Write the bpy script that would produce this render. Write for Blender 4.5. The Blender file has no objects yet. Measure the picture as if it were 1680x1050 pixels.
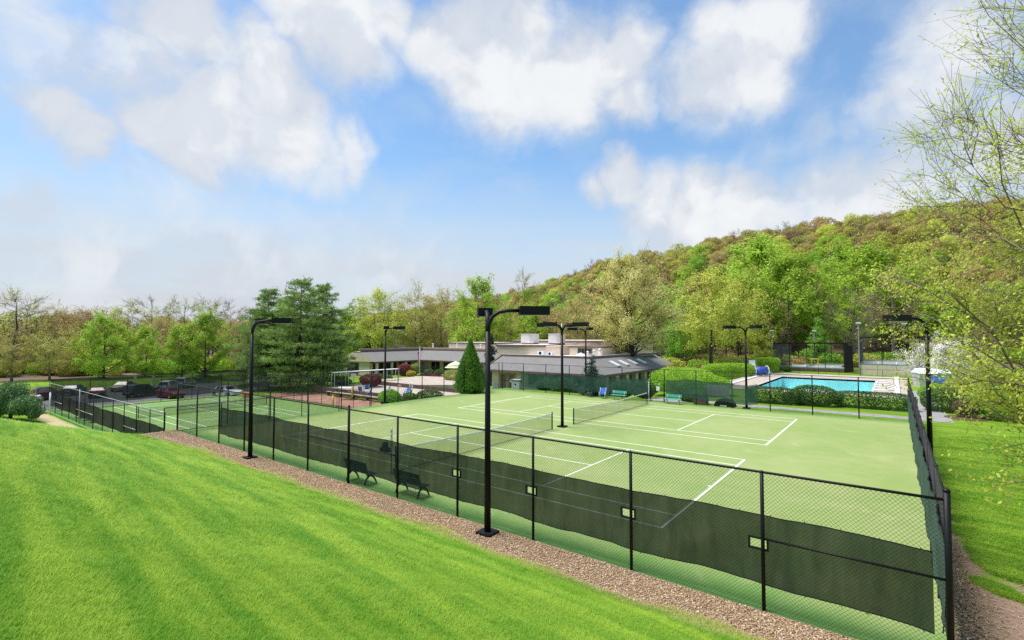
import bpy, math, random
import numpy as np
from mathutils import Vector, Matrix
R = math.radians
rng = np.random.default_rng(7)
random.seed(7)
SC = bpy.context.scene
COL = SC.collection

# ------------------------------------------------------------------ camera
CAM = np.array([17.805, -15.438, 6.032])
PITCH, YAW, F_PX = 0.03413, 0.65791, 812.12
FWH = np.array([-math.sin(YAW), math.cos(YAW)])
RT = np.array([math.cos(YAW), math.sin(YAW)])
HOR = 525 + F_PX * math.tan(PITCH)
cam_d = bpy.data.cameras.new('camera')
cam_d.sensor_width = 36.0
cam_d.lens = F_PX / 1680 * 36
cam_d.clip_end = 6000
cam_d.clip_start = 0.05
cam = bpy.data.objects.new('camera', cam_d)
cam.location = CAM
cam.rotation_euler = (R(90) + PITCH, 0, YAW)
COL.objects.link(cam)
SC.camera = cam

# ------------------------------------------------------------------ sun + sky
SUN_EL, SUN_AZ = 67.0, 203.0            # degrees, azimuth counter-clockwise from +X
sun_dir = Vector((math.cos(R(SUN_EL)) * math.cos(R(SUN_AZ)), math.cos(R(SUN_EL)) * math.sin(R(SUN_AZ)), math.sin(R(SUN_EL))))
sd = bpy.data.lights.new('sun', 'SUN')
sd.energy = 2.7
sd.angle = R(28)
sd.color = (1.0, 0.95, 0.87)
so = bpy.data.objects.new('sun', sd)
so.rotation_euler = sun_dir.to_track_quat('Z', 'Y').to_euler()
COL.objects.link(so)

W = bpy.data.worlds.new('World')
SC.world = W
W.use_nodes = True
SKY_STRENGTH = 0.06


class NT:
    """small node-tree helper"""
    def __init__(s, tree):
        s.t = tree
        s.n = tree.nodes
        s.l = tree.links

    def add(s, typ, **kw):
        nd = s.n.new(typ)
        for k, v in kw.items():
            setattr(nd, k, v)
        return nd

    def put(s, sock, v):
        if hasattr(v, 'is_output') or isinstance(v, bpy.types.NodeSocket):
            s.l.new(v, sock)
        else:
            sock.default_value = v

    def math(s, op, a, b=0.0, c=None, clamp=False):
        nd = s.add('ShaderNodeMath', operation=op, use_clamp=clamp)
        s.put(nd.inputs[0], a)
        s.put(nd.inputs[1], b)
        if c is not None:
            s.put(nd.inputs[2], c)
        return nd.outputs[0]

    def vmath(s, op, a, b=None, scale=None):
        nd = s.add('ShaderNodeVectorMath', operation=op)
        s.put(nd.inputs[0], a)
        if b is not None:
            s.put(nd.inputs[1], b)
        if scale is not None:
            s.put(nd.inputs['Scale'], scale)
        return nd.outputs['Value'] if op in ('DISTANCE', 'LENGTH', 'DOT_PRODUCT') else nd.outputs[0]

    def noise(s, vec, scale=5.0, detail=2.0, rough=0.5, dist=0.0):
        nd = s.add('ShaderNodeTexNoise')
        if vec is not None:
            s.put(nd.inputs['Vector'], vec)
        nd.inputs['Scale'].default_value = scale
        nd.inputs['Detail'].default_value = detail
        nd.inputs['Roughness'].default_value = rough
        nd.inputs['Distortion'].default_value = dist
        return nd.outputs[0]

    def map(s, v, a, b, c=0.0, d=1.0, smooth=True):
        nd = s.add('ShaderNodeMapRange', interpolation_type='SMOOTHSTEP' if smooth else 'LINEAR')
        s.put(nd.inputs[0], v)
        for i, x in enumerate((a, b, c, d)):
            s.put(nd.inputs[i + 1], x)
        return nd.outputs[0]

    def mix(s, f, a, b, blend='MIX'):
        nd = s.add('ShaderNodeMix', data_type='RGBA', blend_type=blend)
        s.put(nd.inputs[0], f)
        for i, x in ((6, a), (7, b)):
            if isinstance(x, (tuple, list)):
                x = tuple(x) + (1.0,) if len(x) == 3 else tuple(x)
            s.put(nd.inputs[i], x)
        return nd.outputs[2]


def px_dir(u, v):
    d = np.array([FWH[0] + RT[0] * (u - 840) / F_PX, FWH[1] + RT[1] * (u - 840) / F_PX, (HOR - v) / F_PX])
    return d / np.linalg.norm(d)


def build_sky():
    t = NT(W.node_tree)
    t.n.clear()
    out = t.add('ShaderNodeOutputWorld')
    bg = t.add('ShaderNodeBackground')
    bg.inputs['Strength'].default_value = SKY_STRENGTH
    t.l.new(bg.outputs[0], out.inputs[0])
    sky = t.add('ShaderNodeTexSky', sky_type='NISHITA')
    sky.sun_disc = False
    sky.sun_elevation = R(SUN_EL)
    sky.sun_rotation = R(90 - SUN_AZ)
    sky.altitude = 100
    sky.air_density = 1.15
    sky.dust_density = 0.6
    sky.ozone_density = 2.6
    tc = t.add('ShaderNodeTexCoord')
    d = t.vmath('NORMALIZE', tc.outputs['Generated'])
    sep = t.add('ShaderNodeSeparateXYZ')
    t.l.new(d, sep.inputs[0])
    z = sep.outputs[2]
    # wind-drawn distortion of the lookup so that the cumulus edges fray
    n1 = t.add('ShaderNodeTexNoise')
    t.l.new(d, n1.inputs['Vector'])
    n1.inputs['Scale'].default_value = 5.0
    n1.inputs['Detail'].default_value = 6.0
    n1.inputs['Roughness'].default_value = 0.55
    off = t.vmath('SUBTRACT', n1.outputs['Color'], (0.5, 0.5, 0.5))
    dw = t.vmath('ADD', d, t.vmath('SCALE', off, scale=0.16))
    # the cumulus banks: centre direction, angular radius, weight
    blobs = [(430, 130, 85, 1), (335, 195, 105, 1), (250, 205, 75, .95), (440, 215, 80, 1), (300, 250, 75, .8), (470, 170, 60, .8), (390, 250, 60, .6),
             (95, 185, 66, .92), (140, 225, 64, .88), (60, 160, 48, .62), (225, 110, 100, .66), (90, 60, 120, .58), (30, 20, 80, .55), (170, 150, 70, .5),
             (300, 45, 95, .95), (390, 70, 70, .85), (230, 15, 70, .6), (560, 45, 105, 1), (620, 95, 50, .75), (490, 20, 80, .95), (640, 20, 60, .8),
             (725, 60, 65, .9), (790, 95, 75, 1), (850, 105, 105, 1), (950, 115, 105, 1), (1030, 95, 70, 1), (1045, 170, 48, .9), (900, 160, 60, .85), (780, 20, 70, .8),
             (1215, 60, 80, 1), (1270, 35, 75, 1), (1165, 130, 65, .9), (1235, 120, 60, .9), (1120, 160, 40, .6), (1300, 10, 60, .8), (1150, 190, 45, .5),
             (1015, 308, 50, .95), (1070, 340, 68, 1), (1145, 352, 78, 1), (1225, 335, 74, 1), (1195, 372, 85, .9), (965, 325, 34, .7), (1110, 375, 60, .8), (1290, 350, 70, .75),
             (1620, 60, 130, .78), (1560, 130, 110, .7), (1480, 170, 80, .55), (1640, 220, 140, .75), (1500, 290, 110, .72), (1380, 345, 110, .8), (1450, 345, 130, .8), (1350, 215, 60, .36), (1260, 260, 60, .3), (1600, 340, 120, .6),
             (560, 260, 50, .7), (510, 275, 48, .65), (595, 245, 32, .55), (40, 330, 70, .55), (220, 310, 90, .45), (150, 430, 130, .5), (420, 455, 150, .5), (640, 440, 120, .42), (300, 380, 110, .34)]
    acc = None
    for (u, v, r, w) in blobs:
        c = px_dir(u, v)
        ang = math.cos(math.atan(abs(u - 840) / F_PX)) ** 1.3
        dist = t.vmath('DISTANCE', dw, tuple(float(q) for q in c))
        m = t.map(dist, r / F_PX * 1.35 * ang, r / F_PX * 0.25 * ang, 0.0, w)
        acc = m if acc is None else t.math('MAXIMUM', acc, m)
    # scattered cumulus everywhere else (cloud deck seen in perspective)
    den = t.math('ADD', t.math('MAXIMUM', z, 0.0), 0.25)
    flat = t.vmath('DIVIDE', d, None)
    comb = t.add('ShaderNodeCombineXYZ')
    for i in range(3):
        t.l.new(den, comb.inputs[i])
    t.l.new(comb.outputs[0], flat.node.inputs[1])
    deck = t.noise(flat, 1.9, 7.0, 0.56, 0.3)
    fill = t.map(deck, 0.54, 0.74, 0.0, 0.55)
    # inside the framed part the banks above stand alone; beyond it the deck goes on
    fdir = px_dir(840, 330)
    side = t.map(t.vmath('DOT_PRODUCT', d, tuple(float(q) for q in fdir)), 0.45, 0.72, 1.0, 0.12)
    acc = t.math('MAXIMUM', acc, t.math('MULTIPLY', fill, side))
    fine = t.noise(d, 11.0, 6.0, 0.62, 0.4)
    dens = t.math('ADD', acc, t.math('MULTIPLY', t.math('SUBTRACT', fine, 0.5), 0.95))
    mask = t.math('MULTIPLY', t.map(dens, 0.02, 0.88), 0.96)
    # body shading: lit tops, greyer undersides (noise read a little towards the sun)
    up = t.noise(t.vmath('ADD', dw, tuple(q * 0.05 for q in sun_dir)), 6.5, 5.0, 0.5)
    here = t.noise(dw, 6.5, 5.0, 0.5)
    lit = t.map(t.math('SUBTRACT', here, up), -0.08, 0.09)
    core = t.map(dens, 0.45, 1.25)
    cl = t.mix(t.math('MULTIPLY_ADD', lit, 0.55, t.math('MULTIPLY', core, 0.45)), (4.8, 5.2, 5.85), (7.1, 7.2, 7.25))
    low = t.map(z, 0.36, 0.10)                                    # stratus veil towards the horizon
    veiln = t.noise(t.vmath('MULTIPLY', d, (1.0, 1.0, 7.0)), 3.0, 5.0, 0.55)
    veil = t.math('MULTIPLY', low, t.map(veiln, 0.25, 0.62, 0.70, 1.0))
    wisp = t.math('MULTIPLY', t.map(t.noise(t.vmath('MULTIPLY', dw, (1.0, 1.0, 2.0)), 4.0, 7.0, 0.6), 0.40, 0.78), 0.55)
    skyc = t.mix(1.0, sky.outputs[0], (0.98, 1.27, 1.40), 'MULTIPLY')
    skyc = t.mix(0.10, skyc, (4.2, 4.8, 5.4))
    skyc = t.mix(wisp, skyc, (4.3, 5.2, 6.3))
    c1 = t.mix(veil, skyc, t.mix(t.map(z, 0.02, 0.2), (5.0, 5.15, 5.5), (4.9, 5.5, 6.15)))
    c2 = t.mix(mask, c1, cl)
    t.l.new(c2, bg.inputs['Color'])


build_sky()
W.cycles.sampling_method = 'MANUAL'
W.cycles.sample_map_resolution = 256

SC.view_settings.view_transform = 'Standard'
SC.view_settings.look = 'None'
SC.view_settings.gamma = 1.0
SC.view_settings.use_curve_mapping = False
SC.view_settings.exposure = 1.15
SC.render.engine = 'CYCLES'
cy = SC.cycles
cy.use_denoising = False
cy.denoiser = 'OPENIMAGEDENOISE'
cy.max_bounces = 6
cy.diffuse_bounces = 3
cy.glossy_bounces = 3
cy.transmission_bounces = 4
cy.transparent_max_bounces = 24
cy.caustics_reflective = False
cy.caustics_refractive = False
cy.sample_clamp_indirect = 6.0


# ------------------------------------------------------------------ placing helpers
def at(u, depth):
    """ground-plan point on the sight line of column u at the given distance in front of the camera"""
    p = CAM[:2] + depth * (FWH + RT * (u - 840) / F_PX)
    return float(p[0]), float(p[1])


def zat(v, depth):
    return float(CAM[2] + (HOR - v) / F_PX * depth)


# ------------------------------------------------------------------ materials
def new_mat(name):
    m = bpy.data.materials.new(name)
    m.use_nodes = True
    t = NT(m.node_tree)
    b = t.n['Principled BSDF']
    return m, t, b


def mat(name, col, rough=0.7, var=0.12, scale=6.0, metal=0.0, bump=0.0, bscale=40.0, spec=0.4, coord='Object', detail=4.0):
    m, t, b = new_mat(name)
    tc = t.add('ShaderNodeTexCoord').outputs[coord]
    n = t.noise(tc, scale, detail, 0.6)
    f = t.map(n, 0.3, 0.7)
    lo = tuple(c * (1 - var) for c in col)
    hi = tuple(min(1, c * (1 + var)) for c in col)
    t.l.new(t.mix(f, lo, hi), b.inputs['Base Color'])
    b.inputs['Roughness'].default_value = rough
    b.inputs['Metallic'].default_value = metal
    b.inputs['Specular IOR Level'].default_value = spec
    if bump:
        bp = t.add('ShaderNodeBump')
        bp.inputs['Strength'].default_value = bump
        bp.inputs['Distance'].default_value = 0.02
        t.l.new(t.noise(tc, bscale, 5.0, 0.6), bp.inputs['Height'])
        t.l.new(bp.outputs[0], b.inputs['Normal'])
    return m


def leaf_mat(name, c0, c1, trans=0.35, hue=0.0):
    """leaves: colour runs from c0 to c1 with the leaf's own tint; some light passes through"""
    m, t, b = new_mat(name)
    at_ = t.add('ShaderNodeAttribute', attribute_name='tint')
    oi = t.add('ShaderNodeObjectInfo')
    f = t.math('ADD', at_.outputs['Fac'], t.math('MULTIPLY', t.math('SUBTRACT', oi.outputs['Random'], 0.5), 0.5), clamp=True)
    col = t.mix(f, c0, c1)
    if hue:
        hs = t.add('ShaderNodeHueSaturation')
        t.l.new(t.math('MULTIPLY_ADD', t.math('SUBTRACT', oi.outputs['Random'], 0.5), hue, 0.5), hs.inputs['Hue'])
        t.l.new(col, hs.inputs['Color'])
        col = hs.outputs[0]
    t.l.new(col, b.inputs['Base Color'])
    b.inputs['Roughness'].default_value = 0.6
    b.inputs['Specular IOR Level'].default_value = 0.25
    tr = t.add('ShaderNodeBsdfTranslucent')
    t.l.new(col, tr.inputs['Color'])
    mx = t.add('ShaderNodeMixShader')
    mx.inputs[0].default_value = trans
    t.l.new(b.outputs[0], mx.inputs[1])
    t.l.new(tr.outputs[0], mx.inputs[2])
    t.l.new(mx.outputs[0], t.n['Material Output'].inputs['Surface'])
    return m


def mesh_fabric(name, col, cover):
    """open-weave windscreen cloth: 'cover' of the area is thread, the rest is holes"""
    m, t, b = new_mat(name)
    tc = t.add('ShaderNodeTexCoord').outputs['Object']
    n = t.noise(tc, 1.3, 4.0, 0.6)
    t.l.new(t.mix(t.map(n, 0.3, 0.7), tuple(c * 0.75 for c in col), tuple(c * 1.25 for c in col)), b.inputs['Base Color'])
    b.inputs['Roughness'].default_value = 0.75
    b.inputs['Specular IOR Level'].default_value = 0.2
    tr = t.add('ShaderNodeBsdfTransparent')
    mx = t.add('ShaderNodeMixShader')
    cr_ = t.noise(t.vmath('MULTIPLY', tc, (1.0, 1.0, 0.16)), 3.2, 5.0, 0.65, 0.6)
    blot = t.noise(tc, 0.7, 4.0, 0.6)
    den_ = t.math('ADD', t.math('MULTIPLY', t.math('SUBTRACT', cr_, 0.5), 0.16), t.math('MULTIPLY', t.math('SUBTRACT', blot, 0.5), 0.12))
    t.l.new(t.math('ADD', den_, cover, clamp=True), mx.inputs[0])
    t.l.new(tr.outputs[0], mx.inputs[1])
    t.l.new(b.outputs[0], mx.inputs[2])
    t.l.new(mx.outputs[0], t.n['Material Output'].inputs['Surface'])
    return m


def grass_colour(t):
    """turf colour by place: mowing bands along the bank, clumps, dry and lush spots"""
    geo = t.add('ShaderNodeNewGeometry').outputs['Position']
    st = t.vmath('MULTIPLY', geo, (0.10, 1.0, 0.0))
    rotm = t.add('ShaderNodeMapping')
    rotm.inputs['Rotation'].default_value = (0, 0, R(7))
    t.l.new(geo, rotm.inputs['Vector'])
    st = t.vmath('MULTIPLY', rotm.outputs[0], (0.10, 1.0, 0.0))
    band = t.noise(st, 1.45, 5.0, 0.62, 0.3)
    med = t.noise(geo, 1.7, 5.0, 0.65)
    fine = t.noise(geo, 14.0, 4.0, 0.7)
    f = t.math('ADD', t.math('MULTIPLY', t.map(band, 0.36, 0.64), 0.62), t.math('MULTIPLY', t.map(med, 0.3, 0.7), 0.30))
    f = t.math('ADD', f, t.math('MULTIPLY', t.map(fine, 0.25, 0.75), 0.14), clamp=True)
    col = t.mix(f, (0.12, 0.34, 0.013), (0.42, 0.585, 0.06))
    dry = t.map(t.noise(geo, 0.9, 6.0, 0.7), 0.60, 0.78, 0.0, 0.55)
    col = t.mix(dry, col, (0.58, 0.64, 0.15))
    sy = t.add('ShaderNodeSeparateXYZ')
    t.l.new(geo, sy.inputs[0])
    e0 = t.math('ADD', sy.outputs[1], t.math('MULTIPLY', t.math('SUBTRACT', t.noise(geo, 1.1, 4, .6), .5), 1.0))
    dryedge = t.math('MULTIPLY', t.map(e0, -5.15, -4.55, 0.0, 0.75), t.map(sy.outputs[1], -3.6, -3.9))
    col = t.mix(dryedge, col, (0.56, 0.52, 0.20))
    return col, geo


M = {}
M['black'] = mat('black_coated_steel', (0.006, 0.006, 0.007), 0.5, 0.25, 20, spec=.25)
M['wire'] = mat('black_vinyl_wire', (0.018, 0.02, 0.018), 0.5, 0.2, 20)
M['galv'] = mat('galvanised_steel', (0.45, 0.46, 0.47), 0.45, 0.15, 10, metal=0.6)
M['white'] = mat('white_paint', (0.78, 0.79, 0.80), 0.55, 0.06, 5)
M['line'] = mat('white_line_turf', (0.80, 0.82, 0.74), 0.85, 0.12, 9, bump=0.3, bscale=120)
M['screen'] = mesh_fabric('dark_green_windscreen', (0.010, 0.038, 0.024), 0.895)
M['screen_blk'] = mesh_fabric('black_windscreen', (0.016, 0.016, 0.015), 0.95)
M['screen_far'] = mesh_fabric('worn_green_windscreen', (0.035, 0.085, 0.065), 0.74)
M['screen_side'] = mesh_fabric('teal_windscreen', (0.050, 0.095, 0.078), 0.94)
M['screen_back'] = mesh_fabric('sheer_black_windscreen', (0.03, 0.034, 0.031), 0.78)
M['net'] = mesh_fabric('net_cord', (0.02, 0.022, 0.02), 0.30)
M['hem'] = mat('black_hem', (0.015, 0.017, 0.016), 0.8, 0.2)
M['benchgreen'] = mat('dark_green_bench_paint', (0.018, 0.045, 0.045), 0.5, 0.25, 9)
M['teal'] = mat('teal_bench_plastic', (0.10, 0.42, 0.33), 0.55, 0.12, 9)
M['bluefab'] = mat('blue_sling_fabric', (0.06, 0.19, 0.62), 0.7, 0.15, 12)
M['timber'] = mat('weathered_timber', (0.13, 0.085, 0.06), 0.85, 0.35, 5, bump=0.4, bscale=25)
M['timber_pale'] = mat('pale_timber', (0.42, 0.35, 0.26), 0.8, 0.2, 5)
M['concrete'] = mat('concrete', (0.48, 0.45, 0.41), 0.9, 0.14, 2.0, bump=0.15)
M['pave'] = mat('tan_paving', (0.44, 0.37, 0.31), 0.9, 0.12, 1.2, bump=0.15)
M['asphalt'] = mat('asphalt', (0.085, 0.085, 0.09), 0.9, 0.22, 1.5, bump=0.3, bscale=60)
M['path'] = mat('grey_path', (0.27, 0.26, 0.25), 0.9, 0.18, 1.6, bump=0.2)
M['clay'] = mat('red_clay', (0.31, 0.165, 0.115), 0.95, 0.25, 1.0, bump=0.3)
M['mulch'] = mat('brown_mulch', (0.10, 0.058, 0.036), 0.95, 0.4, 14, bump=0.8, bscale=50)
M['stucco'] = mat('tan_stucco_wall', (0.66, 0.545, 0.42), 0.9, 0.07, 1.5, bump=0.1)
M['trim'] = mat('brown_trim', (0.17, 0.115, 0.09), 0.75, 0.18, 4)
M['roofflat'] = mat('pale_roof_membrane', (0.70, 0.64, 0.61), 0.8, 0.10, 1.0)
M['door'] = mat('brown_door', (0.17, 0.10, 0.085), 0.6, 0.15, 4)
M['metalbox'] = mat('grey_metal_cabinet', (0.52, 0.53, 0.53), 0.5, 0.1, 4, metal=0.2)
M['bark'] = mat('grey_brown_bark', (0.085, 0.068, 0.054), 0.95, 0.35, 7, bump=0.7, bscale=22)
M['bark_pale'] = mat('pale_twig_bark', (0.20, 0.155, 0.125), 0.95, 0.3, 7, bump=0.5, bscale=22)
M['bark_pine'] = mat('pine_bark', (0.045, 0.034, 0.028), 0.95, 0.35, 7, bump=0.7, bscale=18)
M['rubber'] = mat('tyre_rubber', (0.02, 0.02, 0.02), 0.85, 0.2)
M['rim'] = mat('alloy_rim', (0.5, 0.5, 0.52), 0.35, 0.1, 5, metal=0.8)
M['redlamp'] = mat('red_lens', (0.45, 0.02, 0.02), 0.3, 0.1)
M['headlamp'] = mat('clear_lens', (0.75, 0.76, 0.78), 0.2, 0.05)
M['orange'] = mat('orange_plastic', (0.75, 0.20, 0.06), 0.6, 0.15)
M['yellow'] = mat('yellow_plastic', (0.75, 0.52, 0.10), 0.6, 0.15)
M['bluetarp'] = mat('blue_tarp', (0.06, 0.22, 0.68), 0.5, 0.3, 3)
M['blueroll'] = mat('blue_pool_cover', (0.05, 0.09, 0.42), 0.5, 0.45, 3)
M['umbrella'] = mat('pale_canvas', (0.62, 0.62, 0.42), 0.85, 0.06)
M['signpink'] = mat('sign_board', (0.66, 0.50, 0.44), 0.6, 0.06)
M['ballyellow'] = mat('tennis_ball_felt', (0.60, 0.66, 0.12), 0.9, 0.1)
M['paddlescreen'] = mesh_fabric('grey_wire_screen', (0.10, 0.10, 0.105), 0.62)
M['paddledeck'] = mat('grey_green_deck', (0.22, 0.27, 0.26), 0.8, 0.12, 2)
M['lens'] = mat('lamp_lens', (0.55, 0.55, 0.54), 0.35, 0.05)

m, t, b = new_mat('window_glass')
b.inputs['Base Color'].default_value = (0.02, 0.025, 0.028, 1)
b.inputs['Roughness'].default_value = 0.08
b.inputs['Specular IOR Level'].default_value = 0.8
M['glass'] = m
m, t, b = new_mat('skylight_glass')
b.inputs['Base Color'].default_value = (0.72, 0.75, 0.78, 1)
b.inputs['Roughness'].default_value = 0.12
M['skyglass'] = m


def shingle_mat():
    m, t, b = new_mat('grey_shingles')
    tc = t.add('ShaderNodeTexCoord').outputs['Object']
    br = t.add('ShaderNodeTexBrick')
    t.l.new(tc, br.inputs['Vector'])
    br.inputs['Scale'].default_value = 3.0
    br.inputs['Mortar Size'].default_value = 0.015
    br.inputs['Color1'].default_value = (0.165, 0.157, 0.15, 1)
    br.inputs['Color2'].default_value = (0.215, 0.205, 0.195, 1)
    br.inputs['Mortar'].default_value = (0.09, 0.085, 0.09, 1)
    n = t.noise(tc, 0.6, 4, 0.6)
    t.l.new(t.mix(0.5, br.outputs[0], t.mix(n, (0.12, 0.115, 0.11), (0.25, 0.238, 0.225))), b.inputs['Base Color'])
    b.inputs['Roughness'].default_value = 0.9
    return m


M['shingle'] = shingle_mat()


def water_mat():
    m, t, b = new_mat('pool_water')
    tc = t.add('ShaderNodeTexCoord').outputs['Object']
    b.inputs['Base Color'].default_value = (0.75, 0.95, 0.97, 1)
    b.inputs['Roughness'].default_value = 0.03
    b.inputs['IOR'].default_value = 1.33
    b.inputs['Transmission Weight'].default_value = 1.0
    bp = t.add('ShaderNodeBump')
    bp.inputs['Strength'].default_value = 0.25
    bp.inputs['Distance'].default_value = 0.03
    t.l.new(t.noise(tc, 2.2, 4, 0.55, 0.4), bp.inputs['Height'])
    t.l.new(bp.outputs[0], b.inputs['Normal'])
    tr = t.add('ShaderNodeBsdfTransparent')
    tr.inputs[0].default_value = (0.74, 0.96, 0.97, 1)
    gl = t.add('ShaderNodeBsdfGlossy')
    gl.inputs['Roughness'].default_value = 0.06
    t.l.new(bp.outputs[0], gl.inputs['Normal'])
    fr = t.add('ShaderNodeFresnel')
    fr.inputs['IOR'].default_value = 1.33
    t.l.new(bp.outputs[0], fr.inputs['Normal'])
    mx = t.add('ShaderNodeMixShader')
    t.l.new(t.math('MULTIPLY', fr.outputs[0], 0.32), mx.inputs[0])
    t.l.new(tr.outputs[0], mx.inputs[1])
    t.l.new(gl.outputs[0], mx.inputs[2])
    t.l.new(mx.outputs[0], t.n['Material Output'].inputs['Surface'])
    return m


M['water'] = water_mat()
M['basin'] = mat('blue_pool_plaster', (0.55, 0.86, 0.86), 0.8, 0.12, 0.5)


def court_mat():
    m, t, b = new_mat('sanded_court_turf')
    geo = t.add('ShaderNodeNewGeometry').outputs['Position']
    big = t.noise(geo, 0.16, 5, 0.6, 0.3)
    mid = t.noise(geo, 1.1, 6, 0.65)
    fin = t.noise(geo, 22, 3, 0.6)
    f = t.math('ADD', t.math('MULTIPLY', t.map(big, 0.32, 0.68), 0.6), t.math('MULTIPLY', t.map(mid, 0.3, 0.7), 0.4))
    col = t.mix(f, (0.215, 0.30, 0.090), (0.315, 0.355, 0.150))
    # unsanded edge along the fences is a deeper green
    sep = t.add('ShaderNodeSeparateXYZ')
    t.l.new(geo, sep.inputs[0])
    wob = t.math('MULTIPLY', t.math('SUBTRACT', t.noise(geo, 0.5, 4, 0.6), 0.5), 1.6)
    ey = t.map(t.math('ADD', sep.outputs[1], wob), -3.1, -1.2, 1.0, 0.0)
    ey2 = t.map(t.math('ADD', sep.outputs[1], wob), 27.8, 29.2, 0.0, 0.7)
    ex = t.map(t.math('ADD', sep.outputs[0], wob), -18.4, -16.6, 0.7, 0.0)
    e = t.math('MAXIMUM', t.math('MAXIMUM', ey, ey2), ex)
    col = t.mix(e, col, (0.105, 0.24, 0.055))
    col = t.mix(t.map(fin, 0.25, 0.75, 0.0, 0.30), col, (0.17, 0.25, 0.07))
    wear = t.map(t.noise(geo, 0.42, 6, 0.7, 0.8), 0.56, 0.74, 0.0, 0.5)
    col = t.mix(wear, col, (0.40, 0.39, 0.21))
    t.l.new(col, b.inputs['Base Color'])
    b.inputs['Roughness'].default_value = 0.95
    b.inputs['Specular IOR Level'].default_value = 0.15
    bp = t.add('ShaderNodeBump')
    bp.inputs['Strength'].default_value = 0.25
    bp.inputs['Distance'].default_value = 0.01
    t.l.new(fin, bp.inputs['Height'])
    t.l.new(bp.outputs[0], b.inputs['Normal'])
    return m


M['court'] = court_mat()


def ground_mat():
    m, t, b = new_mat('turf_and_soil')
    col, geo = grass_colour(t)
    col = t.mix(1.0, col, (0.50, 0.53, 0.50), 'MULTIPLY')
    a = t.add('ShaderNodeAttribute', attribute_name='zones').outputs['Color']
    sp = t.add('ShaderNodeSeparateColor')
    t.l.new(a, sp.inputs[0])
    n = t.noise(geo, 1.4, 6, 0.7)
    n2 = t.noise(geo, 9.0, 5, 0.7)
    jit = t.math('MULTIPLY', t.math('SUBTRACT', n, 0.5), 1.5)

    def zone(s, c0, c1, col):
        f = t.map(t.math('ADD', s, t.math('MULTIPLY', jit, t.math('GREATER_THAN', s, 0.02))), 0.32, 0.62)
        return t.mix(f, col, t.mix(n2, c0, c1))
    col = zone(sp.outputs[0], (0.10, 0.075, 0.05), (0.20, 0.15, 0.10), col)       # leaf litter in the woods
    col = zone(sp.outputs[1], (0.26, 0.17, 0.12), (0.44, 0.32, 0.24), col)      # bare soil
    col = zone(sp.outputs[2], (0.33, 0.30, 0.15), (0.52, 0.44, 0.27), col)        # straw-dry edge
    t.l.new(col, b.inputs['Base Color'])
    b.inputs['Roughness'].default_value = 0.95
    b.inputs['Specular IOR Level'].default_value = 0.1
    bp = t.add('ShaderNodeBump')
    bp.inputs['Strength'].default_value = 0.8
    bp.inputs['Distance'].default_value = 0.05
    t.l.new(t.noise(geo, 16, 6, 0.75), bp.inputs['Height'])
    t.l.new(bp.outputs[0], b.inputs['Normal'])
    return m


M['ground'] = ground_mat()


def blade_mat():
    m, t, b = new_mat('grass_blades')
    col, geo = grass_colour(t)
    oi = t.add('ShaderNodeObjectInfo').outputs['Random']
    a = t.add('ShaderNodeAttribute', attribute_name='tint').outputs['Fac']
    col = t.mix(t.math('MULTIPLY', a, 0.22), col, (0.05, 0.22, 0.01))
    col = t.mix(t.math('MULTIPLY', oi, 0.12), col, (0.40, 0.56, 0.07))
    t.l.new(col, b.inputs['Base Color'])
    b.inputs['Roughness'].default_value = 0.55
    b.inputs['Specular IOR Level'].default_value = 0.2
    tr = t.add('ShaderNodeBsdfTranslucent')
    t.l.new(col, tr.inputs['Color'])
    mx = t.add('ShaderNodeMixShader')
    mx.inputs[0].default_value = 0.4
    t.l.new(b.outputs[0], mx.inputs[1])
    t.l.new(tr.outputs[0], mx.inputs[2])
    t.l.new(mx.outputs[0], t.n['Material Output'].inputs['Surface'])
    return m


M['blades'] = blade_mat()


def gravel_mat():
    m, t, b = new_mat('river_gravel')
    a = t.add('ShaderNodeAttribute', attribute_name='tint').outputs['Fac']
    cr = t.add('ShaderNodeValToRGB')
    t.l.new(a, cr.inputs[0])
    cols = [(0.0, (0.16, 0.088, 0.045)), (0.25, (0.34, 0.21, 0.11)), (0.5, (0.47, 0.32, 0.175)), (0.75, (0.38, 0.235, 0.13)), (0.9, (0.58, 0.45, 0.29)), (1.0, (0.72, 0.63, 0.47))]
    el = cr.color_ramp.elements
    while len(el) < len(cols):
        el.new(0.5)
    for e, (p, c) in zip(el, cols):
        e.position = p
        e.color = c + (1,)
    t.l.new(cr.outputs[0], b.inputs['Base Color'])
    b.inputs['Roughness'].default_value = 0.85
    return m


M['gravel'] = gravel_mat()
M['gravelbed'] = mat('gravel_bed', (0.27, 0.19, 0.13), 0.95, 0.4, 18, bump=0.8, bscale=60)

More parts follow.
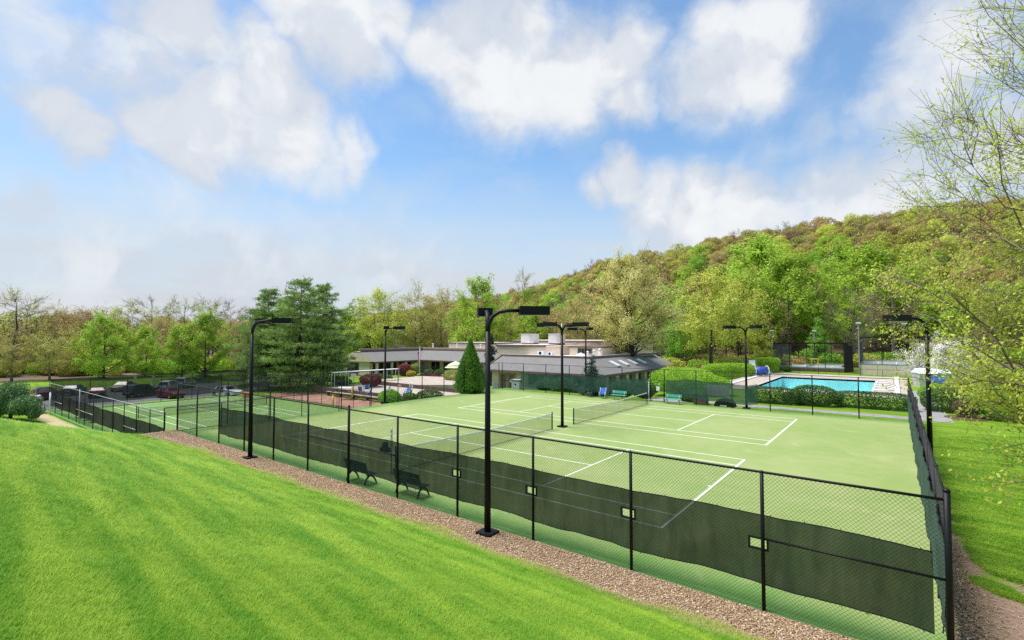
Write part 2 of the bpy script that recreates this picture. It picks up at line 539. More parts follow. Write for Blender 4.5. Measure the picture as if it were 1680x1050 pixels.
LEAF = {
    'lime': leaf_mat('lime_leaves', (0.254, 0.424, 0.032), (0.53, 0.7, 0.08), 0.4, 0.02),
    'green': leaf_mat('green_leaves', (0.157, 0.37, 0.034), (0.426, 0.65, 0.078), 0.38, 0.02),
    'yellow': leaf_mat('yellow_green_leaves', (0.44, 0.495, 0.061), (0.726, 0.748, 0.143), 0.4, 0.02),
    'maple': leaf_mat('straw_yellow_flowers', (0.50, 0.46, 0.11), (0.80, 0.74, 0.30), 0.4),
    'olive': leaf_mat('olive_buds', (0.338, 0.35, 0.069), (0.65, 0.625, 0.15), 0.35, 0.03),
    'brown': leaf_mat('russet_buds', (0.356, 0.259, 0.092), (0.632, 0.494, 0.184), 0.35, 0.03),
    'bare': leaf_mat('grey_twig_buds', (0.264, 0.228, 0.18), (0.456, 0.396, 0.324), 0.2),
    'pine': leaf_mat('pine_needles', (0.105, 0.19, 0.05), (0.36, 0.49, 0.14), 0.25),
    'spruce': leaf_mat('blue_spruce_needles', (0.07, 0.13, 0.09), (0.2, 0.3, 0.23), 0.2),
    'dkspruce': leaf_mat('dark_spruce_needles', (0.014, 0.032, 0.018), (0.045, 0.08, 0.045), 0.2),
    'arbor': leaf_mat('arborvitae_sprays', (0.055, 0.165, 0.028), (0.19, 0.36, 0.055), 0.3),
    'hedge': leaf_mat('hedge_leaves', (0.22, 0.44, 0.03), (0.48, 0.68, 0.07), 0.35),
    'dkhedge': leaf_mat('dark_clipped_yew', (0.06, 0.135, 0.03), (0.17, 0.29, 0.07), 0.25),
    'shrub': leaf_mat('soft_green_shrub', (0.16, 0.38, 0.045), (0.38, 0.6, 0.1), 0.35),
    'goldshrub': leaf_mat('gold_green_shrub', (0.3, 0.36, 0.07), (0.54, 0.56, 0.16), 0.35),
    'purple': leaf_mat('purple_barberry', (0.10, 0.022, 0.03), (0.24, 0.07, 0.08), 0.25),
    'redmaple': leaf_mat('red_maple_leaves', (0.26, 0.075, 0.07), (0.45, 0.17, 0.15), 0.3),
    'blossom': leaf_mat('white_blossom', (0.78, 0.74, 0.68), (0.92, 0.9, 0.86), 0.3),
    'flower': leaf_mat('yellow_flowers', (0.45, 0.36, 0.05), (0.70, 0.55, 0.10), 0.3),
    'fore': leaf_mat('fresh_maple_leaves', (0.36, 0.45, 0.04), (0.68, 0.73, 0.12), 0.45),
    'weep': leaf_mat('weeping_spruce', (0.08, 0.18, 0.06), (0.26, 0.40, 0.15), 0.25),
    'russet': leaf_mat('dry_russet_shrub', (0.12, 0.085, 0.05), (0.25, 0.19, 0.11), 0.25),
}


# ------------------------------------------------------------------ mesh helpers
def np_mesh(name, V, F, tint=None):
    """V (n,3); F (m,k) int"""
    me = bpy.data.meshes.new(name)
    V = np.ascontiguousarray(V, dtype=np.float32)
    F = np.ascontiguousarray(F, dtype=np.int32)
    k = F.shape[1]
    me.vertices.add(len(V))
    me.vertices.foreach_set('co', V.ravel())
    me.loops.add(F.size)
    me.loops.foreach_set('vertex_index', F.ravel())
    me.polygons.add(len(F))
    me.polygons.foreach_set('loop_start', np.arange(0, F.size, k, dtype=np.int32))
    if tint is not None:
        a = me.attributes.new('tint', 'FLOAT', 'FACE')
        a.data.foreach_set('value', np.ascontiguousarray(tint, dtype=np.float32))
    me.update(calc_edges=True)
    return me


class MB:
    def __init__(s):
        s.v, s.f, s.sm = [], [], []

    def add(s, V, F, smooth=False):
        o = len(s.v)
        s.v += [tuple(map(float, q)) for q in V]
        s.f += [tuple(i + o for i in q) for q in F]
        s.sm += [smooth] * len(F)
        return s

    def box(s, x0, x1, y0, y1, z0, z1):
        V = [(x0, y0, z0), (x1, y0, z0), (x1, y1, z0), (x0, y1, z0), (x0, y0, z1), (x1, y0, z1), (x1, y1, z1), (x0, y1, z1)]
        return s.add(V, [(0, 3, 2, 1), (4, 5, 6, 7), (0, 1, 5, 4), (1, 2, 6, 5), (2, 3, 7, 6), (3, 0, 4, 7)])

    def bar(s, p, q, w, h):
        """square bar from p to q"""
        p, q = np.array(p, float), np.array(q, float)
        d = q - p
        d /= np.linalg.norm(d)
        a = np.cross(d, (0, 0, 1.0))
        if np.linalg.norm(a) < 1e-3:
            a = np.array((1.0, 0, 0))
        a /= np.linalg.norm(a)
        c = np.cross(a, d)
        a, c = a * w / 2, c * h / 2
        V = [p - a - c, p + a - c, p + a + c, p - a + c, q - a - c, q + a - c, q + a + c, q - a + c]
        return s.add(V, [(0, 1, 2, 3), (7, 6, 5, 4), (0, 4, 5, 1), (1, 5, 6, 2), (2, 6, 7, 3), (3, 7, 4, 0)])

    def tube(s, pts, rad, n=6, cap=True, smooth=True):
        pts = np.array(pts, float)
        k = len(pts)
        rad = np.full(k, rad, float) if np.isscalar(rad) else np.array(rad, float)
        tan = np.gradient(pts, axis=0)
        tan /= np.linalg.norm(tan, axis=1)[:, None] + 1e-9
        ref = np.array((0, 0, 1.0)) if abs(tan[0][2]) < 0.9 else np.array((1.0, 0, 0))
        a = np.cross(tan, ref)
        a /= np.linalg.norm(a, axis=1)[:, None] + 1e-9
        c = np.cross(tan, a)
        ang = np.linspace(0, 2 * math.pi, n, endpoint=False)
        V = (pts[:, None, :] + rad[:, None, None] * (np.cos(ang)[None, :, None] * a[:, None, :] + np.sin(ang)[None, :, None] * c[:, None, :])).reshape(-1, 3)
        F = []
        for i in range(k - 1):
            for j in range(n):
                j2 = (j + 1) % n
                F.append((i * n + j, i * n + j2, (i + 1) * n + j2, (i + 1) * n + j))
        s.add(V, F, smooth)
        if cap:
            o = len(s.v) - k * n
            s.f += [tuple(o + j for j in range(n))[::-1], tuple(o + (k - 1) * n + j for j in range(n))]
            s.sm += [False, False]
        return s

    def cyl(s, p, q, r, n=8, r2=None):
        return s.tube([p, q], [r, r if r2 is None else r2], n)

    def prism(s, poly, axis, a0, a1):
        """poly in the plane normal to axis ('x' -> (y,z), 'y' -> (x,z), 'z' -> (x,y))"""
        def pt(p, a):
            return (a, p[0], p[1]) if axis == 'x' else (p[0], a, p[1]) if axis == 'y' else (p[0], p[1], a)
        n = len(poly)
        V = [pt(p, a0) for p in poly] + [pt(p, a1) for p in poly]
        F = [tuple(range(n))[::-1], tuple(range(n, 2 * n))] + [(i, (i + 1) % n, n + (i + 1) % n, n + i) for i in range(n)]
        return s.add(V, F)

    def ball(s, c, r, seg=10, rings=6):
        V, F = [], []
        r = (r, r, r) if np.isscalar(r) else r
        for i in range(rings + 1):
            th = math.pi * i / rings
            for j in range(seg):
                ph = 2 * math.pi * j / seg
                V.append((c[0] + r[0] * math.sin(th) * math.cos(ph), c[1] + r[1] * math.sin(th) * math.sin(ph), c[2] + r[2] * math.cos(th)))
        for i in range(rings):
            for j in range(seg):
                F.append((i * seg + j, (i + 1) * seg + j, (i + 1) * seg + (j + 1) % seg, i * seg + (j + 1) % seg))
        return s.add(V, F, True)

    def mesh(s, name):
        me = bpy.data.meshes.new(name)
        me.from_pydata(s.v, [], s.f)
        me.polygons.foreach_set('use_smooth', s.sm)
        me.update()
        return me

    def build(s, name, material, parent=None, **kw):
        return link(name, s.mesh(name), material, parent, **kw)


def link(name, me, material=None, parent=None, loc=None, rotz=None, kind=None, label=None, cat=None, group=None):
    o = bpy.data.objects.new(name, me)
    COL.objects.link(o)
    if material is not None and len(me.materials) == 0:
        me.materials.append(M[material] if isinstance(material, str) else material)
    if parent is not None:
        o.parent = parent
    if loc is not None:
        o.location = loc
    if rotz is not None:
        o.rotation_euler = (0, 0, rotz)
    tag(o, label, cat, group, kind)
    return o


def tag(o, label=None, cat=None, group=None, kind=None):
    if label:
        o['label'] = label
    if cat:
        o['category'] = cat
    if group:
        o['group'] = group
    if kind:
        o['kind'] = kind
    return o


def thing(name, label, cat, loc=(0, 0, 0), rotz=0.0, group=None):
    o = bpy.data.objects.new(name, None)
    o.empty_display_size = 0.3
    COL.objects.link(o)
    o.location = loc
    o.rotation_euler = (0, 0, rotz)
    return tag(o, label, cat, group)


def copy_tree(src, parent=None, loc=None, rotz=None, label=None, scale=None):
    c = src.copy()
    COL.objects.link(c)
    c.parent = parent
    if loc is not None:
        c.location = loc
    if rotz is not None:
        c.rotation_euler = (0, 0, rotz)
    if scale is not None:
        c.scale = scale
    if label:
        c['label'] = label
    for ch in src.children:
        copy_tree(ch, c)
    return c


def scatter(name, pts, rot, scl, idx, protos, **kw):
    """one mass of instances: a point mesh that carries a copy of one of the prototypes on each point"""
    me = bpy.data.meshes.new(name)
    n = len(pts)
    me.vertices.add(n)
    me.vertices.foreach_set('co', np.ascontiguousarray(pts, dtype=np.float32).ravel())
    for nm, typ, arr, key in (('rot', 'FLOAT_VECTOR', rot, 'vector'), ('scl', 'FLOAT_VECTOR', scl, 'vector'), ('pick', 'INT', idx, 'value')):
        a = me.attributes.new(nm, typ, 'POINT')
        a.data.foreach_set(key, np.ascontiguousarray(arr, dtype=np.int32 if typ == 'INT' else np.float32).ravel())
    o = link(name, me, None, **kw)
    coll = bpy.data.collections.new(name + '_kinds')
    for i, (pm, pmat) in enumerate(protos):
        po = bpy.data.objects.new('%s_kind_%02d' % (name, i), pm)
        if len(pm.materials) == 0:
            for mm in (pmat if isinstance(pmat, (list, tuple)) else [pmat]):
                pm.materials.append(mm)
        coll.objects.link(po)
    g = bpy.data.node_groups.new(name + '_scatter', 'GeometryNodeTree')
    g.interface.new_socket('Geometry', in_out='INPUT', socket_type='NodeSocketGeometry')
    g.interface.new_socket('Geometry', in_out='OUTPUT', socket_type='NodeSocketGeometry')
    N = g.nodes
    gi, go = N.new('NodeGroupInput'), N.new('NodeGroupOutput')
    ci = N.new('GeometryNodeCollectionInfo')
    ci.inputs['Collection'].default_value = coll
    ci.inputs['Separate Children'].default_value = True
    ci.inputs['Reset Children'].default_value = True
    ip = N.new('GeometryNodeInstanceOnPoints')
    ip.inputs['Pick Instance'].default_value = True

    def named(nm, typ):
        q = N.new('GeometryNodeInputNamedAttribute')
        q.data_type = typ
        q.inputs['Name'].default_value = nm
        return next(s for s in q.outputs if s.enabled and s.name == 'Attribute')
    L = g.links
    L.new(gi.outputs[0], ip.inputs['Points'])
    L.new(ci.outputs[0], ip.inputs['Instance'])
    L.new(named('pick', 'INT'), ip.inputs['Instance Index'])
    L.new(named('rot', 'FLOAT_VECTOR'), ip.inputs['Rotation'])
    L.new(named('scl', 'FLOAT_VECTOR'), ip.inputs['Scale'])
    L.new(ip.outputs[0], go.inputs[0])
    md = o.modifiers.new('scatter', 'NODES')
    md.node_group = g
    return o


def sstep(a, b, x):
    t = np.clip((x - a) / (b - a), 0, 1)
    return t * t * (3 - 2 * t)


def vnoise(x, y, s, seed=0):
    """cheap smooth pseudo-noise for terrain, about -1..1"""
    r = np.random.default_rng(seed)
    o = 0
    for i in range(6):
        a, b, c = r.uniform(-1, 1), r.uniform(-1, 1), r.uniform(0, 6.28)
        o = o + np.sin((x * a + y * b) * s * (1 + 0.35 * i) + c)
    return o / 3.5


# ------------------------------------------------------------------ terrain
RIDGE = [(zu, dep, zv) for zu, dep, zv in ((500, 420, 545), (700, 380, 512), (860, 330, 482), (1000, 290, 452), (1100, 268, 408), (1250, 255, 378), (1380, 245, 360), (1480, 240, 346), (1700, 240, 340), (2100, 250, 336), (2600, 260, 332))]
RP = np.array([at(u, dd) + (max(zat(v, dd) - 13.0, 0.0),) for u, dd, v in RIDGE])


def hill(x, y):
    best = np.zeros_like(x)
    for i in range(len(RP) - 1):
        a, b = RP[i], RP[i + 1]
        dx, dy = b[0] - a[0], b[1] - a[1]
        t = np.clip(((x - a[0]) * dx + (y - a[1]) * dy) / (dx * dx + dy * dy), 0, 1)
        px, py, pz = a[0] + t * dx, a[1] + t * dy, a[2] + t * (b[2] - a[2])
        dist = np.hypot(x - px, y - py)
        wdt = 150.0
        h = pz * (1 - sstep(0.0, 1.0, dist / wdt))
        best = np.maximum(best, h)
    return best


def gz(x, y):
    x = np.asarray(x, float)
    y = np.asarray(y, float)
    # main court level 0; the lower court, car park and club garden lie to the left
    low = -2.12 + 0.85 * sstep(23.2, 24.6, y)
    low = low - 0.22 * sstep(-56, -60, x) * (1 - sstep(26, 34, y)) - sstep(-50, -58, x) * sstep(23, 26, y) * (1 - sstep(32, 44, y)) * 0.85
    low = low + 0.12 * sstep(36, 46, y)
    base = low * sstep(-18.9, -21.6, x) * (1 - sstep(30.5, 40, y) * (1 - sstep(-22, -34, x)))
    base = np.where(y > 30, base - 0.45 * sstep(30.5, 34, y) * sstep(2, -4, x) * sstep(-36, -24, x), base)
    # behind the near fence line the left side drops more gently
    gent = -2.1 * sstep(-17.0, -25.0, x)
    k = sstep(-3.4, -4.6, y)
    base = base * (1 - k) + gent * k
    # mown bank rising towards the camera
    s = np.maximum(-4.5 - y, 0)
    bank = 0.40 * (np.sqrt(s * s + 0.35) - math.sqrt(0.35))
    bank = bank * (1 - 0.5 * sstep(-5, -28, x))
    bank = np.where(s > 13, 0.40 * 12.4 * (1 - 0.5 * sstep(-5, -28, x)) + 2.2 * (1 - np.exp(-(s - 13) * 0.40 / 2.2)), bank)
    lump = 0.05 * vnoise(x, y, 0.55, 3) * sstep(-5, -7, y)
    z = base + bank + lump
    # gravel mound at the left end of the strip
    z = z + 0.30 * np.exp(-(((x + 19.0) / 2.6) ** 2 + ((y + 4.6) / 1.0) ** 2))
    # lawn on the right climbs beyond the shrubs
    z = z + 3.2 * sstep(24, 60, x) * sstep(20, 60, y) + 0.7 * sstep(-83.6, -88, x) * (1 - sstep(40, 60, y))
    return z + hill(x, y)


def ground():
    def axis(parts):
        o = []
        for a, b, n in parts:
            o.append(np.linspace(a, b, n, endpoint=False))
        return np.concatenate(o + [[parts[-1][1]]])
    xs = axis([(-2600, -400, 10), (-400, -110, 24), (-110, -62, 26), (-62, -24, 60), (-24, 26, 125), (26, 60, 34), (60, 320, 36), (320, 2600, 10)])
    ys = axis([(-1500, -60, 12), (-60, -26, 14), (-26, 0, 66), (0, 34, 60), (34, 110, 60), (110, 420, 60), (420, 3000, 12)])
    X, Y = np.meshgrid(xs, ys, indexing='xy')
    Z = gz(X, Y)
    # keep the soil below the laid surfaces
    def pad(x0, x1, y0, y1, z):
        k = (X > x0) & (X < x1) & (Y > y0) & (Y < y1)
        Z[k] = np.minimum(Z[k], z)
    pad(-18.9, 18.9, -3.5, 29.9, -0.10)
    pad(-56.6, -21, -3.6, 18, -2.2)
    pad(-0.5, 19.2, 46.0, 78.5, -0.10)
    pad(4.0, 16.4, 48.0, 69.5, -2.6)
    nx, ny = len(xs), len(ys)
    V = np.stack([X, Y, Z], -1).reshape(-1, 3)
    i = np.arange(nx - 1)[None, :] + nx * np.arange(ny - 1)[:, None]
    i = i.ravel()
    F = np.stack([i, i + 1, i + 1 + nx, i + nx], -1)
    me = np_mesh('ground', V, F)
    me.polygons.foreach_set('use_smooth', np.ones(len(F), dtype=bool))
    x, y = V[:, 0], V[:, 1]
    wood = np.maximum(sstep(96, 112, y - 0.05 * x) * sstep(-200, -60, x) + sstep(72, 84, y) * sstep(2, -8, x) * sstep(-26, -18, x), hill(x, y) > 1.2)
    wood = np.maximum(wood, sstep(-97, -103, x))
    wood = np.maximum(wood, sstep(66, 74, y) * sstep(-2, -8, x))
    dirt = np.exp(-(((x - 21.0) / 2.2) ** 2 + ((y + 0.9) / 3.3) ** 2)) * 1.15 + 0.75 * np.exp(-((x - 18.9) / 0.45) ** 2) * sstep(-6, -3, y) * sstep(11, 6, y)
    straw = 0.95 * np.exp(-((y + 4.75) / 0.26) ** 2) * sstep(20, 14, x) * 0.62 + 0.95 * np.exp(-((y + 4.5) / 0.8) ** 2) * sstep(-22, -27, x)
    c = np.stack([np.clip(wood, 0, 1), np.clip(dirt, 0, 1), np.clip(straw, 0, 1), np.ones_like(x)], -1).astype(np.float32)
    a = me.attributes.new('zones', 'FLOAT_COLOR', 'POINT')
    a.data.foreach_set('color', c.ravel())
    link('ground', me, 'ground', kind='structure', label='mown grass bank and open ground around the courts', cat='ground')


ground()


def sheet(name, poly, z, material, thick=0.25, **kw):
    return MB().prism(poly, 'z', z - thick, z).build(name, material, **kw)


def rect(x0, x1, y0, y1):
    return [(x0, y0), (x1, y0), (x1, y1), (x0, y1)]


court = sheet('court_surface', rect(-18.75, 18.75, -3.42, 29.75), 0.0, 'court', kind='structure', label='pale green sanded turf of the two upper tennis courts')
court3 = sheet('court_surface', rect(-56.4, -21.2, -3.5, 17.9), -2.1, 'court', kind='structure', label='pale green turf of the lower tennis court')


def court_lines(parent, cx, cy, z):
    def seg(x0, x1, y0, y1):
        MB().box(cx + x0, cx + x1, cy + y0, cy + y1, z, z + 0.006).build('court_line', 'line', parent)
    L, Wd, s, sv, w, bw = 11.885, 10.97, 1.37, 6.40, 0.06, 0.09
    for y in (0, Wd):
        seg(-L + bw, L - bw, y - w / 2, y + w / 2)
    for y in (s, Wd - s):
        seg(-L + bw, L - bw, y - w / 2, y + w / 2)
    for x in (-1, 1):
        a, b_ = sorted((x * L, x * (L - bw)))
        seg(a, b_, -w / 2, Wd + w / 2)
        a, b_ = x * sv - w / 2, x * sv + w / 2
        seg(a, b_, s + w / 2, Wd - s - w / 2)
        a, b_ = sorted((x * (L - bw), x * (L - bw - 0.12)))
        seg(a, b_, Wd / 2 - w / 2, Wd / 2 + w / 2)
    seg(-sv + w / 2, sv - w / 2, Wd / 2 - w / 2, Wd / 2 + w / 2)


Y2 = 10.97 + 4.291
court_lines(court, 0.0, 0.0, 0.0)
court_lines(court, 0.16, Y2, 0.0)
court_lines(court3, -42.2, 2.0, -2.1)

# laid surfaces around
sheet('car_park', rect(-83.5, -57.2, -14, 29), -2.28, 'asphalt', kind='structure', label='asphalt car park beyond the lower court')
sheet('driveway', [(-57.2, 17.6), (-57.2, 24), (-70, 38), (-83.5, 46), (-83.5, 29), (-60, 29.0)], -2.27, 'asphalt', kind='structure', label='asphalt drive under the pines')
sheet('clay_area', rect(-52.0, -27.0, 18.15, 23.4), -2.0, 'clay', thick=0.3, kind='structure', label='red clay play area beyond the lower court')
sheet('patio', rect(-46.5, -24.5, 24.4, 31.5), -1.2, 'pave', thick=0.5, kind='structure', label='small paved patio with blue chairs')
sheet('terrace', [(-48.6, 35.0), (-38.8, 31.2), (-31.0, 37.0), (-40, 51), (-48, 50.5)], -0.86, 'pave', kind='structure', label='tan paved club terrace', thick=0.5)
sheet('path', rect(3.0, 19.4, 30.9, 32.5), 0.03, 'path', kind='structure', thick=0.2)
sheet('path', [(-1.2, 29.9), (1.6, 29.9), (3.0, 30.9), (3.0, 32.5), (-1.2, 32.5)], 0.026, 'path', kind='structure', thick=0.2)
sheet('path', [(19.4, 30.9), (21.0, 30.9), (20.4, 56), (19.2, 56), (19.2, 32.5), (19.4, 32.5)], 0.026, 'path', kind='structure', thick=0.2)

# ------------------------------------------------------------------ gravel strip and grass
def pebbles():
    n = 46000
    x = rng.uniform(-20.5, 18.9, n)
    edge = -4.55 - 0.35 * vnoise(x, x * 0, 0.9, 11) * 0.5 - 1.3 * sstep(-12, -19, x)
    y = edge + (-3.30 - edge) * rng.uniform(0, 1, n)
    y = np.where(rng.uniform(0, 1, n) < 0.04, edge - rng.exponential(0.12, n), y)
    x2 = rng.uniform(18.62, 19.15, 2600)
    y2 = -4.4 + 9.0 * rng.beta(1, 1.6, 2600)
    x, y = np.concatenate([x, x2]), np.concatenate([y, y2])
    n = len(x)
    r = rng.uniform(0.011, 0.031, n)
    z = gz(x, y) + 0.012 + r * 0.3
    base = np.array([(1, 0, 0), (0, 1, 0), (-1, 0, 0), (0, -1, 0), (0, 0, 0.62), (0, 0, -0.5)], float)
    tri = np.array([(0, 1, 4), (1, 2, 4), (2, 3, 4), (3, 0, 4), (1, 0, 5), (2, 1, 5), (3, 2, 5), (0, 3, 5)])
    a = rng.uniform(0, 6.28, n)
    st = rng.uniform(0.6, 1.5, n)
    P = base[None] * r[:, None, None] * np.stack([st, np.ones(n), np.ones(n)], -1)[:, None, :]
    P = P + rng.normal(0, 0.12, P.shape) * r[:, None, None]
    ca, sa = np.cos(a)[:, None], np.sin(a)[:, None]
    X = P[:, :, 0] * ca - P[:, :, 1] * sa + x[:, None]
    Yp = P[:, :, 0] * sa + P[:, :, 1] * ca + y[:, None]
    V = np.stack([X, Yp, P[:, :, 2] + z[:, None]], -1).reshape(-1, 3)
    F = (tri[None] + 6 * np.arange(n)[:, None, None]).reshape(-1, 3)
    me = np_mesh('gravel', V, F, np.repeat(rng.uniform(0, 1, n), 8))
    link('gravel', me, 'gravel', kind='stuff', label='brown river gravel strip along the court fence', cat='gravel')
    # the bed under the loose stones
    xs = np.linspace(-20.5, 18.9, 140)
    e = -4.55 - 0.35 * vnoise(xs, xs * 0, 0.9, 11) * 0.5 - 1.3 * sstep(-12, -19, xs)
    rows = []
    for k in np.linspace(0, 1, 5):
        yy = e + (-3.28 - e) * k
        rows.append(np.stack([xs, yy, gz(xs, yy) + 0.012], -1))
    V = np.concatenate(rows)
    nx = len(xs)
    i = (np.arange(nx - 1)[None] + nx * np.arange(4)[:, None]).ravel()
    link('gravel_bed', np_mesh('gravel_bed', V, np.stack([i, i + 1, i + 1 + nx, i + nx], -1)), 'gravelbed', kind='structure')


pebbles()


def chips():
    n = 5200
    x = np.concatenate([rng.uniform(18.6, 19.5, n // 2), rng.normal(20.9, 1.1, n // 2)])
    y = np.concatenate([-4.2 + 12 * rng.beta(1, 1.8, n // 2), rng.normal(-.9, 1.8, n // 2)])
    k = x > 18.6
    x, y = x[k], y[k]
    n = len(x)
    a = rng.uniform(0, 6.28, n)
    L, w = rng.uniform(.02, .075, n), rng.uniform(.004, .011, n)
    L = np.where(rng.uniform(0, 1, n) < .015, L * 6, L)
    z = gz(x, y) + .012 + rng.uniform(0, .012, n)
    c, s_ = np.cos(a), np.sin(a)
    tl = rng.normal(0, .2, n) * L
    V = np.stack([np.stack([x - c * L, y - s_ * L, z - tl * .3], -1), np.stack([x - s_ * w, y + c * w, z + .006], -1), np.stack([x + c * L, y + s_ * L, z + tl * .3], -1), np.stack([x + s_ * w, y - c * w, z + .004], -1)], 1)
    me = np_mesh('wood_chips', V.reshape(-1, 3), np.arange(4 * n).reshape(n, 4), np.clip(rng.uniform(.1, 1.0, n), 0, 1))
    link('wood_chips', me, 'gravel', kind='stuff', label='straw and wood chips on the bare soil right of the fence', cat='wood chips')


chips()


def grass():
    protos = []
    for k in range(5):
        nb = 26
        b0 = rng.normal(0, 0.035, (nb, 2))
        h = rng.uniform(0.025, 0.055, nb)
        w = rng.uniform(0.0016, 0.0030, nb)
        az = rng.uniform(0, 6.28, nb)
        lean = rng.uniform(0.3, 1.25, nb) * h
        dx, dy = np.cos(az), np.sin(az)
        px, py = -dy, dx
        V = np.zeros((nb, 5, 3))
        for q, (tt, ww) in enumerate(((0, 1.0), (0.55, 0.85))):
            for sgn, j in ((-1, 0), (1, 1)):
                V[:, q * 2 + j, 0] = b0[:, 0] + dx * lean * tt ** 1.8 + sgn * px * w * ww
                V[:, q * 2 + j, 1] = b0[:, 1] + dy * lean * tt ** 1.8 + sgn * py * w * ww
                V[:, q * 2 + j, 2] = h * tt
        V[:, 4, 0] = b0[:, 0] + dx * lean
        V[:, 4, 1] = b0[:, 1] + dy * lean
        V[:, 4, 2] = h * 0.95
        F = []
        for i in range(nb):
            o = i * 5
            F += [(o, o + 1, o + 3), (o, o + 3, o + 2), (o + 2, o + 3, o + 4)]
        me = np_mesh('grass_tuft_%d' % k, V.reshape(-1, 3), np.array(F), np.repeat(rng.uniform(0, 1, nb), 3))
        protos.append((me, M['blades']))
    # tufts thin out with distance from where one stands
    d = 2.6 * (40.0 / 2.6) ** (rng.uniform(0, 1, 620000) ** 0.80)
    u = rng.uniform(-60, 1400, len(d))
    x = CAM[0] + d * (FWH[0] + RT[0] * (u - 840) / F_PX)
    y = CAM[1] + d * (FWH[1] + RT[1] * (u - 840) / F_PX)
    edge = -4.5 - 0.35 * vnoise(x, x * 0, 0.9, 11) * 0.5 - 1.3 * sstep(-12, -19, x) + 0.10 * vnoise(x, y, 3.0, 5)
    ok = (y < edge) & (x > -30)
    # the strip of lawn right of the courts
    d2 = 9.0 * (30.0 / 9.0) ** rng.uniform(0, 1, 90000)
    u2 = rng.uniform(1540, 1720, len(d2))
    xb = CAM[0] + d2 * (FWH[0] + RT[0] * (u2 - 840) / F_PX)
    yb = CAM[1] + d2 * (FWH[1] + RT[1] * (u2 - 840) / F_PX)
    dirt = 1.15 * np.exp(-(((xb - 21.0) / 2.2) ** 2 + ((yb + 0.9) / 3.3) ** 2)) + 0.75 * np.exp(-((xb - 18.9) / 0.45) ** 2)
    okb = (xb > 18.85) & (dirt + 0.40 * vnoise(xb, yb, 3.2, 8) * rng.uniform(.3, 1.3, len(xb)) < 0.40) & (yb < 30.5)
    x, y, d = np.concatenate([x[ok], xb[okb]]), np.concatenate([y[ok], yb[okb]]), np.concatenate([d[ok], d2[okb]])
    z = gz(x, y) - 0.004
    n = len(x)
    s = rng.uniform(0.55, 1.05, n) * (1 + 0.25 * vnoise(x, y, 1.3, 21)) * (1 + 0.012 * d)
    wide = 1 + np.clip((d - 4) / 12, 0, 1.3)
    scl = np.stack([s * wide, s * wide, s * 0.95], -1)
    rot = np.stack([rng.normal(0, 0.12, n), rng.normal(0, 0.12, n), rng.uniform(0, 6.28, n)], -1)
    scatter('grass', np.stack([x, y, z], -1), rot, scl, rng.integers(0, 5, n), protos, kind='stuff', label='short bright green grass of the mown bank', cat='grass')


grass()

# ------------------------------------------------------------------ fences
def chain_panel(w, h, pitch=0.078, r=0.0026):
    mb_v, mb_f = [], []
    lines = []
    k = -h
    while k < w:
        lines.append(((k, 0.0), (k + h, h)))
        lines.append(((k + h, 0.0), (k, h)))
        k += pitch
    for (x0, z0), (x1, z1) in lines:
        d = np.array([x1 - x0, z1 - z0])
        t0, t1 = 0.0, 1.0
        if d[0] > 0:
            t0, t1 = max(t0, (0 - x0) / d[0]), min(t1, (w - x0) / d[0])
        else:
            t0, t1 = max(t0, (w - x0) / d[0]), min(t1, (0 - x0) / d[0])
        if t1 - t0 < 0.01:
            continue
        p, q = np.array([x0, z0]) + d * t0, np.array([x0, z0]) + d * t1
        nrm = np.array([-d[1], d[0]]) / np.linalg.norm(d) * r
        yo = 0.003 if d[0] > 0 else -0.003
        o = len(mb_v)
        for e in (p, q):
            mb_v += [(e[0] + nrm[0], yo - r * 0.6, e[1] + nrm[1]), (e[0] - nrm[0], yo - r * 0.6, e[1] - nrm[1]), (e[0], yo + r, e[1])]
        mb_f += [(o, o + 1, o + 4, o + 3), (o + 1, o + 2, o + 5, o + 4), (o + 2, o, o + 3, o + 5)]
    return np_mesh('chain_link', np.array(mb_v), np.array(mb_f))


_chain = {}


def chain(parent, x0, x1, h, z0=0.04, sparse=False):
    w = round(x1 - x0, 2)
    key = (w, round(h, 2), sparse)
    if key not in _chain:
        _chain[key] = chain_panel(w, h, 0.15 if sparse else 0.085, 0.0020 if sparse else 0.0025)
    return link('chain_link', _chain[key], 'wire', parent, loc=(x0, 0, z0), kind='stuff')


_post = {}


def post(parent, x, h, r=0.03, y=0.0, z0=-0.1, name='post', material='black', cap=True):
    key = (round(h, 2), r, z0, material)
    if key not in _post:
        mb = MB().cyl((0, 0, z0), (0, 0, h), r, 10)
        if cap:
            mb.tube([(0, 0, h), (0, 0, h + r * 0.5), (0, 0, h + r)], [r * 1.12, r * 1.0, r * 0.3], 10)
        _post[key] = mb.mesh(name)
    return link(name, _post[key], material, parent, loc=(x, y, 0))


def rail(parent, x0, x1, z, r=0.022, y=0.0, name='top_rail', sag=0.0, material='black'):
    n = max(2, int((x1 - x0) / 1.5))
    xs = np.linspace(x0, x1, n)
    return MB().tube([(x, y, z + sag * math.sin(x * 1.7)) for x in xs], r, 8).build(name, material, parent)


